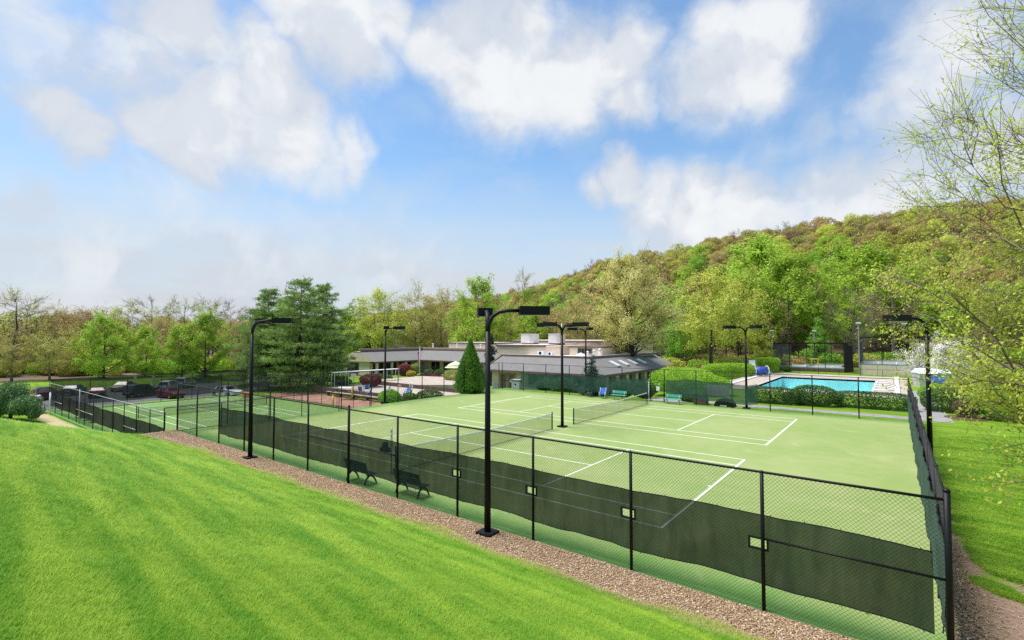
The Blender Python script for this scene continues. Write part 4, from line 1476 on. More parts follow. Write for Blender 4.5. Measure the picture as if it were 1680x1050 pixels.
# skylights on the side slope
ang = math.atan2(zT - zE, 3.8)
for k, y0 in enumerate((39.2, 41.7, 44.4, 47.2)):
    sk = MB()
    P = lambda s, off: (-7.2 - 3.8 * s + off * math.sin(ang), zE + (zT - zE) * s + off * math.cos(ang))
    a0, a1 = P(0.34, 0.02), P(0.68, 0.02)
    b0, b1 = P(0.34, 0.16), P(0.68, 0.16)
    sk.add([(a0[0], y0, a0[1]), (a0[0], y0 + 1.0, a0[1]), (a1[0], y0 + 1.0, a1[1]), (a1[0], y0, a1[1]), (b0[0], y0, b0[1]), (b0[0], y0 + 1.0, b0[1]), (b1[0], y0 + 1.0, b1[1]), (b1[0], y0, b1[1])],
           [(0, 1, 5, 4), (1, 2, 6, 5), (2, 3, 7, 6), (3, 0, 4, 7), (4, 5, 6, 7)])
    s_o = sk.build('skylight', 'metalbox', ch)
    c0, c1 = P(0.36, 0.17), P(0.66, 0.17)
    MB().add([(c0[0], y0 + .07, c0[1]), (c0[0], y0 + .93, c0[1]), (c1[0], y0 + .93, c1[1]), (c1[0], y0 + .07, c1[1])], [(0, 1, 2, 3)]).build('pane', 'skyglass', s_o)

# far left wing
GB = -1.2
c2 = thing('clubhouse_wing', 'far L-shaped clubhouse wing with long grey roof and gabled porch end beyond the patio', 'building')
MB().box(-68.0, -59.6, 41.4, 66.0, GB, 1.5).box(-59.6, -34.5, 54.0, 66.0, GB, 1.5).build('wall', 'stucco', c2)
r2 = MB()
e2, t2 = 1.45, 3.2
r2.add([(-57.6, 41.0, e2), (-57.6, 52.2, e2), (-61.8, 56.4, t2), (-61.8, 41.0, t2)], [(0, 1, 2, 3)])
r2.add([(-57.6, 52.2, e2), (-33.8, 52.2, e2), (-33.8, 56.4, t2), (-61.8, 56.4, t2)], [(0, 1, 2, 3)])
r2.add([(-64.2, 41.0, t2), (-64.2, 66.0, t2), (-69.5, 66, 1.3), (-69.5, 41.0, 1.3)], [(0, 1, 2, 3)])
r2.build('roof', 'shingle', c2)
MB().add([(-57.6, 41.0, e2), (-61.8, 41.0, t2), (-64.2, 41.0, t2), (-69.5, 41.0, 1.3), (-69.5, 41.3, 1.3), (-64.2, 41.3, t2), (-61.8, 41.3, t2), (-57.6, 41.3, e2)],
         [(0, 3, 2, 1), (4, 7, 6, 5), (0, 7, 4, 3)]).build('gable_end', 'stucco', c2)
MB().box(-57.62, -57.5, 41.0, 52.2, e2 - .2, e2 + .02).box(-57.5, -33.8, 52.1, 52.2, e2 - .2, e2 + .02).build('fascia', 'trim', c2)
MB().box(-59.6, -57.62, 41.3, 54.0, e2 - .22, e2 - .18).box(-57.62, -33.8, 52.2, 54.0, e2 - .22, e2 - .18).build('soffit', 'trim', c2)
MB().box(-64.2, -61.8, 41.0, 56.4, t2 - .15, t2).box(-64.2, -33.8, 56.4, 66.0, t2 - .15, t2).build('flat_roof', 'roofflat', c2)
MB().box(-61.95, -61.75, 41.0, 56.35, t2 + .002, t2 + .32).box(-61.95, -33.8, 56.35, 56.55, t2 + .002, t2 + .32).build('roof_edge', 'trim', c2)
MB().box(-62.4, -62.0, 41.0, 56.6, t2 + .30, t2 + .62).box(-62.4, -33.8, 56.6, 57.0, t2 + .30, t2 + .62).build('parapet', 'timber_pale', c2)
MB().box(-57.5, -45.0, 60.0, 67.0, t2, 4.55).build('upper_wall', 'stucco', c2)
MB().box(-57.8, -44.7, 59.8, 67.2, 4.55, 4.85).build('upper_fascia', 'trim', c2)
MB().box(-57.7, -44.8, 59.9, 67.1, 4.852, 4.92).build('upper_roof', 'roofflat', c2)
for k, y in enumerate((41.8, 45.2, 48.6, 51.6)):
    MB().box(-58.1, -57.75, y - .2, y + .2, GB, e2 - .22).build('porch_post', 'stucco', c2)
for (a, b_) in ((42.2, 44.4), (45.2, 47.6), (48.4, 51.2)):
    wall_window(c2, a, b_, GB + .25, 1.05, -59.6, 'x', mull=2)
wall_window(c2, -66.5, -63.0, GB + .25, 1.0, 41.4, 'y', mull=2)
for (a, b_) in ((-56.3, -54.1), (-52.9, -50.7), (-49.0, -47.0), (-45.0, -43.0), (-41.0, -39.0)):
    wall_window(c2, a, b_, GB + .6, 0.95, 54.0, 'y', mull=1)
for k, (x, y) in enumerate(((-60.8, 58.5), (-53.8, 58.7), (-47.0, 58.3))):
    v_ = thing('roof_vent', ('left', 'middle', 'right')[k] + ' small white vent on the far wing roof', 'vent', (x, y, t2), 0, 'far roof vents')
    MB().cyl((0, 0, 0), (0, 0, 1.25), 0.12, 8).build('pipe', 'white', v_)
    MB().cyl((0, 0, 1.25), (0, 0, 1.42), 0.22, 8).build('cap', 'white', v_)

# pale house glimpsed between the trees beyond
hx, hy = at(655, 150)
hs = thing('distant_house', 'pale gabled house half hidden in the trees above the far wing', 'house', (hx, hy, -3.0), YAW)
MB().box(-6, 6, -4, 4, -2, 7.5).build('wall', 'stucco', hs)
MB().prism([(-6.5, 7.4), (6.5, 7.4), (0, 11.2)], 'y', -4.4, 4.4).build('roof', 'timber_pale', hs)
for k in (-3.2, 0, 3.2):
    w_ = MB().box(k - .6, k + .6, -4.06, -4.0, 4.6, 6.2).build('window', 'white', hs)
    MB().box(k - .5, k + .5, -4.09, -4.065, 4.7, 6.1).build('pane', 'glass', w_)

# ------------------------------------------------------------------ pool
PX0, PX1, PY0, PY1 = 4.2, 15.6, 48.6, 69.0
dk = MB()
dk.box(-0.3, PX0, 46.3, 78.0, -0.22, 0.02).box(PX1, 19.1, 46.3, 78.0, -0.22, 0.02).box(PX0, PX1, 46.3, PY0, -0.22, 0.02).box(PX0, PX1, PY1, 78.0, -0.22, 0.02)
deck = dk.build('pool_deck', 'pave', kind='structure', label='tan paved deck around the swimming pool')
pool = thing('swimming_pool', 'rectangular turquoise swimming pool', 'pool', (PX0, PY0, 0))
pw, pl = PX1 - PX0, PY1 - PY0
bs = MB()
zb = -1.7
bs.add([(0, 0, 0.0), (pw, 0, 0.0), (pw, pl, 0.0), (0, pl, 0.0), (0, 0, zb), (pw, 0, zb), (pw, pl, zb), (0, pl, zb)], [(4, 5, 6, 7), (0, 1, 5, 4), (1, 2, 6, 5), (2, 3, 7, 6), (3, 0, 4, 7)])
bs.build('basin', 'basin', pool)
e = 0.35
MB().box(-e, pw + e, -e, 0.0, 0.024, 0.06).box(-e, pw + e, pl, pl + e, 0.024, 0.06).box(-e, 0.0, 0.0, pl, 0.024, 0.06).box(pw, pw + e, 0.0, pl, 0.024, 0.06).build('coping', 'concrete', pool)
np_w = np_mesh('water', np.array([(0, 0, -0.12), (pw, 0, -.12), (pw, pl, -.12), (0, pl, -.12)]), np.array([(0, 1, 2, 3)]))
link('water', np_w, 'water', pool)
for k in range(4):
    x = pw * (k + .5) / 4
    MB().box(x - .14, x + .14, 1.5, pl - 1.5, zb + .002, zb + .012).build('lane_line', 'blueroll', pool)
for x in (1.2, 17.9):
    MB().box(x - .22, x + .22, 47.5, 77.0, 0.02, 0.16).build('deck_gutter', 'white', deck)


def lounger(label, x, y, z, rz):
    t_ = thing('pool_lounger', label, 'lounger', (x, y, z), rz, 'white loungers by the pool')
    MB().box(-0.3, 0.3, -0.95, 0.25, 0.28, 0.34).build('seat', 'white', t_)
    MB().bar((0, 0.25, 0.31), (0, 0.85, 0.62), 0.6, 0.05).build('backrest', 'white', t_)
    for sx in (-.27, .27):
        for sy in (-.8, .2):
            MB().cyl((sx, sy, 0), (sx, sy, .28), .022, 6).build('leg', 'white', t_)


for k in range(5):
    lounger(('nearest', 'second nearest', 'middle', 'second farthest', 'farthest')[k] + ' white lounger in the row right of the pool', 16.75, 51.0 + 3.6 * k, 0.02, -math.pi / 2)

rx_, ry_ = at(1246, 76)
rw = thing('cover_reel', 'white reel with blue pool cover wound on it at the far end of the pool', 'reel', (rx_, ry_, 0), R(40))
MB().cyl((-.9, 0, .85), (.9, 0, .85), .62, 16).build('cover_roll', 'blueroll', rw)
for sx in (-1.0, 1.0):
    MB().tube([(sx, .75 * math.cos(a), .85 + .75 * math.sin(a)) for a in np.linspace(0, 6.28, 17)], .05, 6).build('wheel', 'white', rw)
    for a in (0.3, 1.35, 2.4):
        MB().cyl((sx, .72 * math.cos(a), .85 + .72 * math.sin(a)), (sx, -.72 * math.cos(a), .85 - .72 * math.sin(a)), .035, 6).build('spoke', 'white', rw)
    MB().tube([(sx, -.6, 0), (sx, 0, .85), (sx, .6, 0)], .04, 6).build('stand', 'white', rw)
lx_, ly_ = at(1234, 77)
lg = thing('lifeguard_chair', 'tall white lifeguard chair beside the cover reel', 'chair', (lx_, ly_, 0), R(30))
for sx in (-.4, .4):
    MB().tube([(sx, -.6, 0), (sx, -.1, 1.7)], .05, 6).tube([(sx, .6, 0), (sx, .15, 1.7)], .05, 6).build('leg', 'white', lg)
MB().box(-.45, .45, -.3, .3, 1.6, 1.68).build('seat', 'white', lg)
MB().box(-.45, .45, .25, .32, 1.68, 2.4).build('backrest', 'white', lg)
for k in range(4):
    MB().box(-.4, .4, -.62 + .13 * k, -.5 + .13 * k, .3 + .35 * k, .36 + .35 * k).build('rung', 'white', lg)

# low pool railing just behind the clipped hedge and at the far end
for lb, p0, p1 in (('low dark rail fence at the far end of the pool deck', (-0.2, 77.4), (19.0, 77.4)),):
    t_ = thing('pool_rail_fence', lb, 'fence', (p0[0], p0[1], 0))
    Ln = p1[0] - p0[0]
    for k in range(8):
        post(t_, Ln * k / 7, 1.1, 0.03)
    rail(t_, 0, Ln, 1.1, .022)
    rail(t_, 0, Ln, .2, .018, name='bottom_rail')


# ------------------------------------------------------------------ platform tennis cages
def cage(label, x0, x1, y0, y1, zd, zt, skirt, dense_left=False):
    t_ = thing('platform_court', label, 'platform court', (x0, y0, 0))
    w, l = x1 - x0, y1 - y0
    MB().box(0, w, 0, l, zd - .18, zd).build('deck', 'paddledeck', t_)
    n = 5
    for k in range(n):
        MB().box(w * k / n + .02, w * (k + 1) / n - .02, -.03, .03, -0.3, zd - .2).build('skirt_panel', skirt, t_)
        MB().box(-.03, .03, l * k / n + .02, l * (k + 1) / n - .02, -0.3, zd - .2).build('skirt_panel', skirt, t_)
    MB().box(w - .1, w, 0.1, l, -.3, zd - .2).box(.1, w - .1, l - .1, l, -.3, zd - .2).build('back_skirt', skirt, t_)
    for k in range(5):
        for yy in (0, l):
            MB().box(w * k / 4 - .05, w * k / 4 + .05, yy - .05, yy + .05, zd, zt).build('post', 'black', t_)
        if 0 < k < 4:
            for xx in (0, w):
                MB().box(xx - .05, xx + .05, l * k / 4 - .05, l * k / 4 + .05, zd, zt).build('post', 'black', t_)
    fr = MB()
    for zz in (zt,):
        fr.bar((-.06, 0, zz), (w + .06, 0, zz), .1, .12).bar((-.06, l, zz), (w + .06, l, zz), .1, .12).bar((0, .06, zz), (0, l - .06, zz), .1, .12).bar((w, .06, zz), (w, l - .06, zz), .1, .12)
    fr.build('top_frame', 'black', t_)
    def scr(a, b_, m_):
        link('wire_screen', np_mesh('wire_screen', np.array([(a[0], a[1], zd), (b_[0], b_[1], zd), (b_[0], b_[1], zt), (a[0], a[1], zt)]), np.array([(0, 1, 2, 3)])), m_, t_)
    scr((.02, 0.02), (.02, l), 'screen_blk' if dense_left else 'paddlescreen')
    scr((w, 0.02), (w, l), 'screen_back')
    scr((0, .02), (w * .28 if dense_left else w * .05, .02), 'paddlescreen')
    MB().box(0.1, w - .1, l - .06, l - .02, zd, zd + .28).build('snow_board', 'timber_pale', t_)
    MB().box(w * .5 - .02, w * .5 + .02, 1.5, l - 1.5, zd, zd + .85).build('net', 'net', t_)
    for k in range(4):
        MB().box(w * .2 + k * w * .2 - .03, w * .2 + k * w * .2 + .03, 1.5, l - 1.5, zd + .002, zd + .008).build('court_line', 'line', t_)
    for xx, yy in ((0.0, -.12), (w * .5, l + .12)):
        lp_ = MB().box(xx - .09, xx + .09, yy - .09, yy + .09, -.2, zt + 2.2).build('light_mast', 'path', t_)
        MB().box(xx - .35, xx + .35, yy - .2, yy + .2, zt + 2.2, zt + 2.38).build('floodlight', 'white', lp_)
    return t_


cage('grey screened platform tennis cage behind the left half of the pool', 0.2, 11.0, 84.5, 95.0, 0.75, 4.9, 'timber', True)
cage('raised platform tennis cage on tan panels right of the pool', 13.2, 25.0, 82.0, 93.0, 1.75, 6.0, 'stucco')
st = thing('cage_steps', 'dark timber steps with a black panel between the two platform cages', 'steps', (11.5, 83.0, 0))
MB().box(-.35, .75, 1.0, 1.2, 0.2, 4.6).build('panel', 'black', st)
for k in range(5):
    MB().box(.8, 1.6, .2 * k, .2 * k + .3, .3 * k, .3 * k + .08).build('tread', 'timber', st)
ct = thing('timber_table', 'small bright timber stand inside the left platform cage', 'table', (6.2, 90.0, .75))
for sx in (-.5, .5):
    for sy in (-.3, .3):
        MB().box(sx - .07, sx + .07, sy - .07, sy + .07, 0, 1.2).build('leg', 'yellow', ct)
MB().box(-.7, .7, -.45, .45, 1.2, 1.3).build('top', 'yellow', ct)

# shed with blue tarp
sx_, sy_ = at(1525, 60)
sh = thing('white_shed', 'small white shed half covered by a blue tarp behind the clipped shrubs', 'shed', (sx_, sy_, 0), R(20))
sh.scale = (.8, .8, .8)
MB().box(-1.9, 1.9, -1.2, 1.2, -0.2, 2.1).build('wall', 'metalbox', sh)
MB().prism([(-1.4, 2.08), (1.4, 2.08), (0, 2.75)], 'x', -2.05, 2.05).build('roof', 'white', sh)
tv, tf = [], []
for i in range(9):
    for j in range(6):
        x = -0.9 + 2.9 * i / 8
        tv.append((x, -1.26 - .28 * j / 5 - .06 * math.sin(3 * i + j), 2.05 - 1.5 * (j / 5) * (1 - .35 * math.sin(i * .9)) + .05 * math.sin(2 * i)))
for i in range(8):
    for j in range(5):
        tf.append((i * 6 + j, (i + 1) * 6 + j, (i + 1) * 6 + j + 1, i * 6 + j + 1))
MB().add(tv, tf, True).build('tarp', 'bluetarp', sh)

# ------------------------------------------------------------------ garden in front of the far wing
fpx, fpy = at(689, 88)
fg = thing('flagpole', 'white flagpole with limp red and white flag in front of the far wing', 'flagpole', (fpx, fpy, -1.2))
MB().cyl((0, 0, 0), (0, 0, 5.4), 0.06, 8, .04).build('pole', 'white', fg)
MB().ball((0, 0, 5.48), .1, 8, 6).build('finial', 'yellow', fg)
m_, t_n, b_n = new_mat('flag_cloth')
tcn = t_n.add('ShaderNodeTexCoord').outputs['Object']
sp_ = t_n.add('ShaderNodeSeparateXYZ')
t_n.l.new(tcn, sp_.inputs[0])
stripe = t_n.math('GREATER_THAN', t_n.math('FRACT', t_n.math('MULTIPLY', sp_.outputs[0], 3.2)), 0.5)
t_n.l.new(t_n.mix(t_n.math('GREATER_THAN', sp_.outputs[2], 4.35), t_n.mix(stripe, (.55, .03, .05), (.75, .73, .72)), (.03, .05, .22)), b_n.inputs['Base Color'])
M['flag'] = m_
fv, ffc = [], []
for i in range(12):
    for j in range(9):
        s_, h_ = i / 11, j / 8
        fv.append((-.05 - .5 * s_ * (.6 + .4 * h_), .10 * math.sin(s_ * 9 + h_), 3.05 + 1.75 * h_ - .35 * s_))
for i in range(11):
    for j in range(8):
        ffc.append((i * 9 + j, (i + 1) * 9 + j, (i + 1) * 9 + j + 1, i * 9 + j + 1))
MB().add(fv, ffc, True).build('flag', 'flag', fg)

lx2, ly2 = at(715.5, 94)
lt = thing('garden_lamp', 'dark garden lamp post before the far wing windows', 'lamp', (lx2, ly2, -1.2))
MB().cyl((0, 0, 0), (0, 0, 2.2), .05, 8).build('pole', 'black', lt)
MB().tube([(0, 0, 2.2), (0, 0, 2.6), (0, 0, 2.75)], [.12, .2, .04], 8).build('lantern', 'black', lt)
ux, uy = at(748, 84)
um = thing('patio_umbrella', 'open pale canvas umbrella left of the arborvitae', 'umbrella', (ux, uy, -.9))
MB().cyl((0, 0, 0), (0, 0, 2.6), .04, 6).build('pole', 'timber_pale', um)
MB().tube([(0, 0, 1.75), (0, 0, 2.35), (0, 0, 2.85)], [1.9, 1.15, .05], 10, smooth=False).build('canopy', 'umbrella', um)
# white framed canopy walkway
cwx, cwy = -46.8, 25.6
wk = thing('canopy_frame', 'long white pipe canopy frame beyond the red clay', 'canopy', (cwx, cwy, -1.25), math.atan2(11, .9))
MB().box(0, 11.2, -.5, .5, 2.05, 2.16).build('canopy', 'white', wk)
for k in range(6):
    for sy in (-.45, .45):
        MB().cyl((.1 + 2.2 * k, sy, 0), (.1 + 2.2 * k, sy, 2.05), .03, 6).build('post', 'white', wk)
sb = thing('notice_sign', 'pale pink notice board on a post among the patio shrubs', 'sign', at(581, 70) + (-1.25,), YAW)
MB().box(-.35, .35, -.02, .02, 1.55, 2.1).build('board', 'signpink', sb)
MB().cyl((0, .04, 0), (0, .04, 1.9), .035, 6).build('post', 'timber', sb)
# timber retaining walls: each beam on its own
def timber_wall(label, p0, p1, z0, n, hh=.2, material='timber'):
    d = np.array(p1) - np.array(p0)
    L = float(np.hypot(*d))
    t_ = thing('timber_wall', label, 'retaining wall', (p0[0], p0[1], z0), math.atan2(d[1], d[0]))
    for k in range(n):
        off = -1.2 if k % 2 else 0.0
        x = off
        while x < L:
            a, b_ = max(0, x), min(L, x + 2.4)
            if b_ - a > .1:
                MB().box(a + .01, b_ - .01, -.11 + .006 * (k % 2), .11 + .006 * (k % 2), k * hh, (k + 1) * hh - .012).build('beam', material, t_)
            x += 2.4


timber_wall('long timber retaining wall between the red clay and the patio', (-49, 23.7), (-24.5, 23.7), -2.0, 5)
timber_wall('upper timber wall behind the blue patio chairs', (-46.0, 31.8), (-24.2, 31.0), -1.25, 3)
timber_wall('short timber wall running down beside the left fence', (-24.2, 23.9), (-22.6, 30.8), -1.6, 4)
timber_wall('timber kerb at the foot of the gravel mound', (-33.5, -4.55), (-23.5, -3.95), -1.95, 1, .26)
for lb, p0, p1 in (('pale timber bench edge along the red clay', (-44, 23.2), (-29, 23.2)),):
    t_ = thing('timber_bench', lb, 'bench', (p0[0], p0[1], -2.0))
    MB().box(0, 15, -.35, .2, .5, .58).build('seat', 'timber_pale', t_)
    for k in range(6):
        MB().box(2.9 * k + .1, 2.9 * k + .3, -.25, .1, 0, .5).build('leg', 'timber', t_)
for k, (u, dp, rz, lb) in enumerate(((594, 63, .4, 'blue patio chair nearest the white table'), (606, 61, 2.2, 'blue patio chair with its back to the court, second from the white table'), (602, 65, 1.2, 'blue patio chair behind the front pair on the patio'),
                                    (635, 62, 2.8, 'blue patio chair beside the round bush at the fence'), (660, 59, 2.3, 'blue patio chair in front of the white sign post'), (668, 60, 3.4, 'rightmost blue patio chair by the timber wall'))):
    x, y = at(u, dp)
    patio_chair(lb, x, y, -1.2, rz, 'blue chairs on the patio')
tx, ty = at(568, 64)
tt = thing('patio_table', 'white patio table left of the blue chairs', 'table', (tx, ty, -1.2), .3)
MB().box(-1.1, 1.1, -.5, .5, .7, .75).build('top', 'white', tt)
for sx in (-.9, .9):
    MB().tube([(sx, -.4, 0), (sx * .6, .0, .4), (sx, .4, .7)], .03, 6).tube([(sx, .4, 0), (sx * .6, .0, .4), (sx, -.4, .7)], .03, 6).build('leg', 'white', tt)
px_, py_ = at(675, 62)
ps = thing('white_post_sign', 'white arched marker post beside the patio chairs', 'post', (px_, py_, -1.2))
MB().tube([(-.22, 0, .5), (-.22, 0, 1.35), (-.12, 0, 1.55), (.12, 0, 1.55), (.22, 0, 1.35), (.22, 0, .5)], .08, 6).build('arch', 'white', ps)
MB().box(-.1, .1, -.1, .1, 0, .6).build('foot', 'timber', ps)
for k, (u, dp) in enumerate(((548, 58), (579, 60))):
    x, y = at(u, dp)
    yb_ = thing('yellow_bollard', ('left' if k == 0 else 'right') + ' one of two short yellow posts on the patio edge', 'post', (x, y, -1.9 if k == 0 else -1.2), 0, 'yellow posts')
    MB().cyl((0, 0, 0), (0, 0, 1.1), .1, 8).build('shaft', 'yellow', yb_)
    MB().cyl((0, 0, 1.1), (0, 0, 1.16), .12, 8).build('cap', 'yellow', yb_)
bx_, by_ = at(408, 66)
ob = thing('barrier', 'orange and yellow plastic barrier on the car park by the pines', 'barrier', (bx_, by_, -2.25), YAW)
MB().prism([(-.6, 0), (.6, 0), (.45, .3), (.45, .95), (-.45, .95), (-.45, .3)], 'y', -.2, .2).build('body', 'orange', ob)
MB().box(-1.1, -.45, -.15, .15, .35, .8).build('panel', 'yellow', ob)


# ------------------------------------------------------------------ cars
def car(label, u, depth, heading, col, suv=False, z=-2.275, pos=None):
    x, y = pos or at(u, depth)
    t_ = thing('parked_car', label, 'car', (x, y, z), heading, 'cars in the car park')
    m_, tn, bn = new_mat('car_paint')
    bn.inputs['Base Color'].default_value = col + (1,)
    bn.inputs['Roughness'].default_value = 0.3
    bn.inputs['Coat Weight'].default_value = 0.6
    bn.inputs['Coat Roughness'].default_value = 0.08
    if suv:
        S = [(-2.25, .45, .80, .85, .80), (-2.2, .32, 1.05, 1.08, .86), (-2.0, .25, 1.05, 1.62, .88), (-1.5, .25, 1.06, 1.70, .9), (-.2, .25, 1.05, 1.72, .91), (.45, .25, 1.04, 1.62, .91), (1.05, .25, 1.02, 1.08, .9), (1.9, .27, .95, .98, .87), (2.2, .35, .78, .82, .78)]
    else:
        S = [(-2.3, .42, .72, .76, .76), (-2.2, .3, .92, .95, .82), (-1.7, .25, .95, 1.0, .86), (-1.1, .22, .95, 1.36, .88), (-.4, .22, .94, 1.44, .89), (.3, .22, .93, 1.40, .89), (1.0, .22, .90, .96, .88), (1.9, .25, .80, .84, .84), (2.25, .35, .62, .68, .74)]
    V, F = [], []
    for (sx, z0, zs, zr, hw) in S:
        cab = max(0.0, zr - zs)
        rw_ = hw - 0.28 * min(1, cab / .45)
        V += [(sx, -hw, z0), (sx, -hw * 1.0, zs), (sx, -rw_, zr), (sx, rw_, zr), (sx, hw, zs), (sx, hw, z0)]
    n = len(S)
    for i in range(n - 1):
        for j in range(5):
            F.append((i * 6 + j, (i + 1) * 6 + j, (i + 1) * 6 + j + 1, i * 6 + j + 1))
    F += [tuple(range(6))[::-1], tuple((n - 1) * 6 + j for j in range(6))]
    F += [(i * 6 + 5, (i + 1) * 6 + 5, (i + 1) * 6, i * 6) for i in range(n - 1)]
    body = MB().add(V, F).build('body', m_, t_)
    Vn = np.array(V).reshape(n, 6, 3)

    def pane(nm, quad, push):
        q = np.array(quad, float)
        c = q.mean(0)
        q = c + (q - c) * .84
        nr = np.cross(q[1] - q[0], q[3] - q[0])
        nr /= np.linalg.norm(nr)
        if nr @ push < 0:
            nr = -nr
        q = q + nr * .012
        MB().add(q, [(0, 1, 2, 3)]).build(nm, 'glass', body)
    cabs = [i for i in range(n) if S[i][3] - S[i][2] > .3]
    for i in cabs[:-1]:
        pane('side_window', (Vn[i][1], Vn[i + 1][1], Vn[i + 1][2], Vn[i][2]), np.array((0, -1, 0)))
        pane('side_window', (Vn[i][4], Vn[i + 1][4], Vn[i + 1][3], Vn[i][3]), np.array((0, 1, 0)))
    a, b_ = cabs[-1], cabs[-1] + 1
    pane('windscreen', (Vn[a][2], Vn[a][3], Vn[b_][3], Vn[b_][2]), np.array((1, 0, .5)))
    a, b_ = cabs[0], cabs[0] - 1
    pane('rear_window', (Vn[a][2], Vn[a][3], Vn[b_][3], Vn[b_][2]), np.array((-1, 0, .5)))
    for sx in (-1.4, 1.38):
        for sy in (-1, 1):
            w = MB().cyl((sx, sy * .90, .33), (sx, sy * .68, .33), .33, 14).build('wheel', 'rubber', t_)
            MB().cyl((sx, sy * .912, .33), (sx, sy * .89, .33), .21, 10).build('rim', 'rim', w)
    for sy in (-.6, .6):
        zz = S[0][2]
        MB().box(S[1][0] - .07, S[1][0] + .05, sy - .16, sy + .16, zz - .02, zz + .2).build('tail_lamp', 'redlamp', t_)
        MB().box(S[-2][0] + .12, S[-1][0] + .03, sy - .17, sy + .17, .62, .78).build('headlamp', 'headlamp', t_)
    MB().box(S[0][0] - .02, S[0][0] + .02, -.26, .26, .58, .72).build('number_plate', 'white', t_)
    MB().box(S[0][0] - .06, S[0][0] + .1, -.75, .75, .38, .55).build('bumper', 'black', t_)
    return t_


car('dark maroon SUV parked tail-on at the far left beyond the fence', 75, 66, R(128 + 6), (.055, .012, .02), True)
car('dark blue hatchback behind the left corner of the sheer screen', 125, 72, R(150), (.03, .05, .09))
car('low red car behind the sheer screen near the left corner', 163, 69, R(165), (.30, .02, .03))
car('tan sedan seen from the front behind the sheer screen', 205, 77, R(-40), (.40, .31, .22))
car('dark blue SUV with red tail lamps behind the sheer screen', 236, 70, R(118), (.02, .03, .055), True)
car('white SUV parked left of the silver car behind the sheer screen', 281, 76, R(140), (.72, .73, .75), True)
car('silver car with raised roof line behind the sheer screen', 306, 82, R(140), (.50, .52, .54), True)
car('red sedan low in front of the white SUV', 282, 68, R(10), (.33, .03, .03))
car('white sedan right of the screen end by the pines', 374, 70, R(15), (.75, .76, .77))
car('white car half hidden behind the drooping bush at the far left', 41, 64, R(20), (.72, .73, .74))
for k, (u, dp) in enumerate(((224, 80), (254, 78))):
    x, y = at(u, dp)
    sg_ = thing('parking_sign', ('left' if k == 0 else 'right') + ' small pale parking sign behind the parked cars', 'sign', (x, y, -2.28), YAW, 'parking signs')
    MB().box(-.25, .25, -.02, .02, 1.5, 2.2).build('panel', 'white', sg_)
    MB().cyl((0, .04, 0), (0, .04, 2.0), .03, 6).build('post', 'galv', sg_)

lf = thing('low_rail_fence', 'low dark rail fence at the end of the lawn on the far left', 'fence', (-53.6, -16.0, -2.1), math.pi / 2)
for k in range(6):
    post(lf, 2.4 * k, 1.0, .03)
rail(lf, 0, 12.0, 1.0, .02)
MB().box(0, 12.2, -.15, .15, -.1, .2).build('kerb', 'concrete', lf)


# ------------------------------------------------------------------ plants
def leaf_quads(C, size, r, flat=0.25, aspect=0.55, axis=None, face=None):
    """rhombic leaves around centres C; returns (n,4,3)"""
    n = len(C)
    a = r.normal(0, 1, (n, 3))
    if axis is not None:
        a = a * 0.45 + axis
    a /= np.linalg.norm(a, axis=1)[:, None] + 1e-9
    b = r.normal(0, 1, (n, 3))
    b[:, 2] *= (1 - flat)
    if face is not None:                       # the blades turn their faces outwards, to the light
        nn = face + r.normal(0, .55, (n, 3))
        nn /= np.linalg.norm(nn, axis=1)[:, None] + 1e-9
        a = a - nn * (a * nn).sum(1)[:, None]
        a /= np.linalg.norm(a, axis=1)[:, None] + 1e-9
        b = np.cross(nn, a)
    b = b - a * (a * b).sum(1)[:, None]
    b /= np.linalg.norm(b, axis=1)[:, None] + 1e-9
    s = (size * r.uniform(0.6, 1.3, n))[:, None]
    a, b = a * s * 0.5, b * s * aspect * 0.5
    return np.stack([C - a, C + b, C + a, C - b], 1)


def leaf_mesh(name, Q, tint):
    n = len(Q)
    return np_mesh(name, Q.reshape(-1, 3), np.arange(4 * n).reshape(n, 4), tint)


ENV = {
    'round': lambda h: max(0.12, 1 - abs(2 * h - 0.95) ** 2.3) ** 0.6,
    'oval': lambda h: max(0.10, 1 - abs(2 * h - 0.8) ** 2.0) ** 0.7,
    'vase': lambda h: (0.35 + 0.65 * min(1, h / 0.6)) * (1 if h < .7 else max(.25, 1 - ((h - .7) / .32) ** 2)),
    'spread': lambda h: max(0.15, 1 - abs(2 * h - 0.75) ** 2.6) ** 0.5,
}


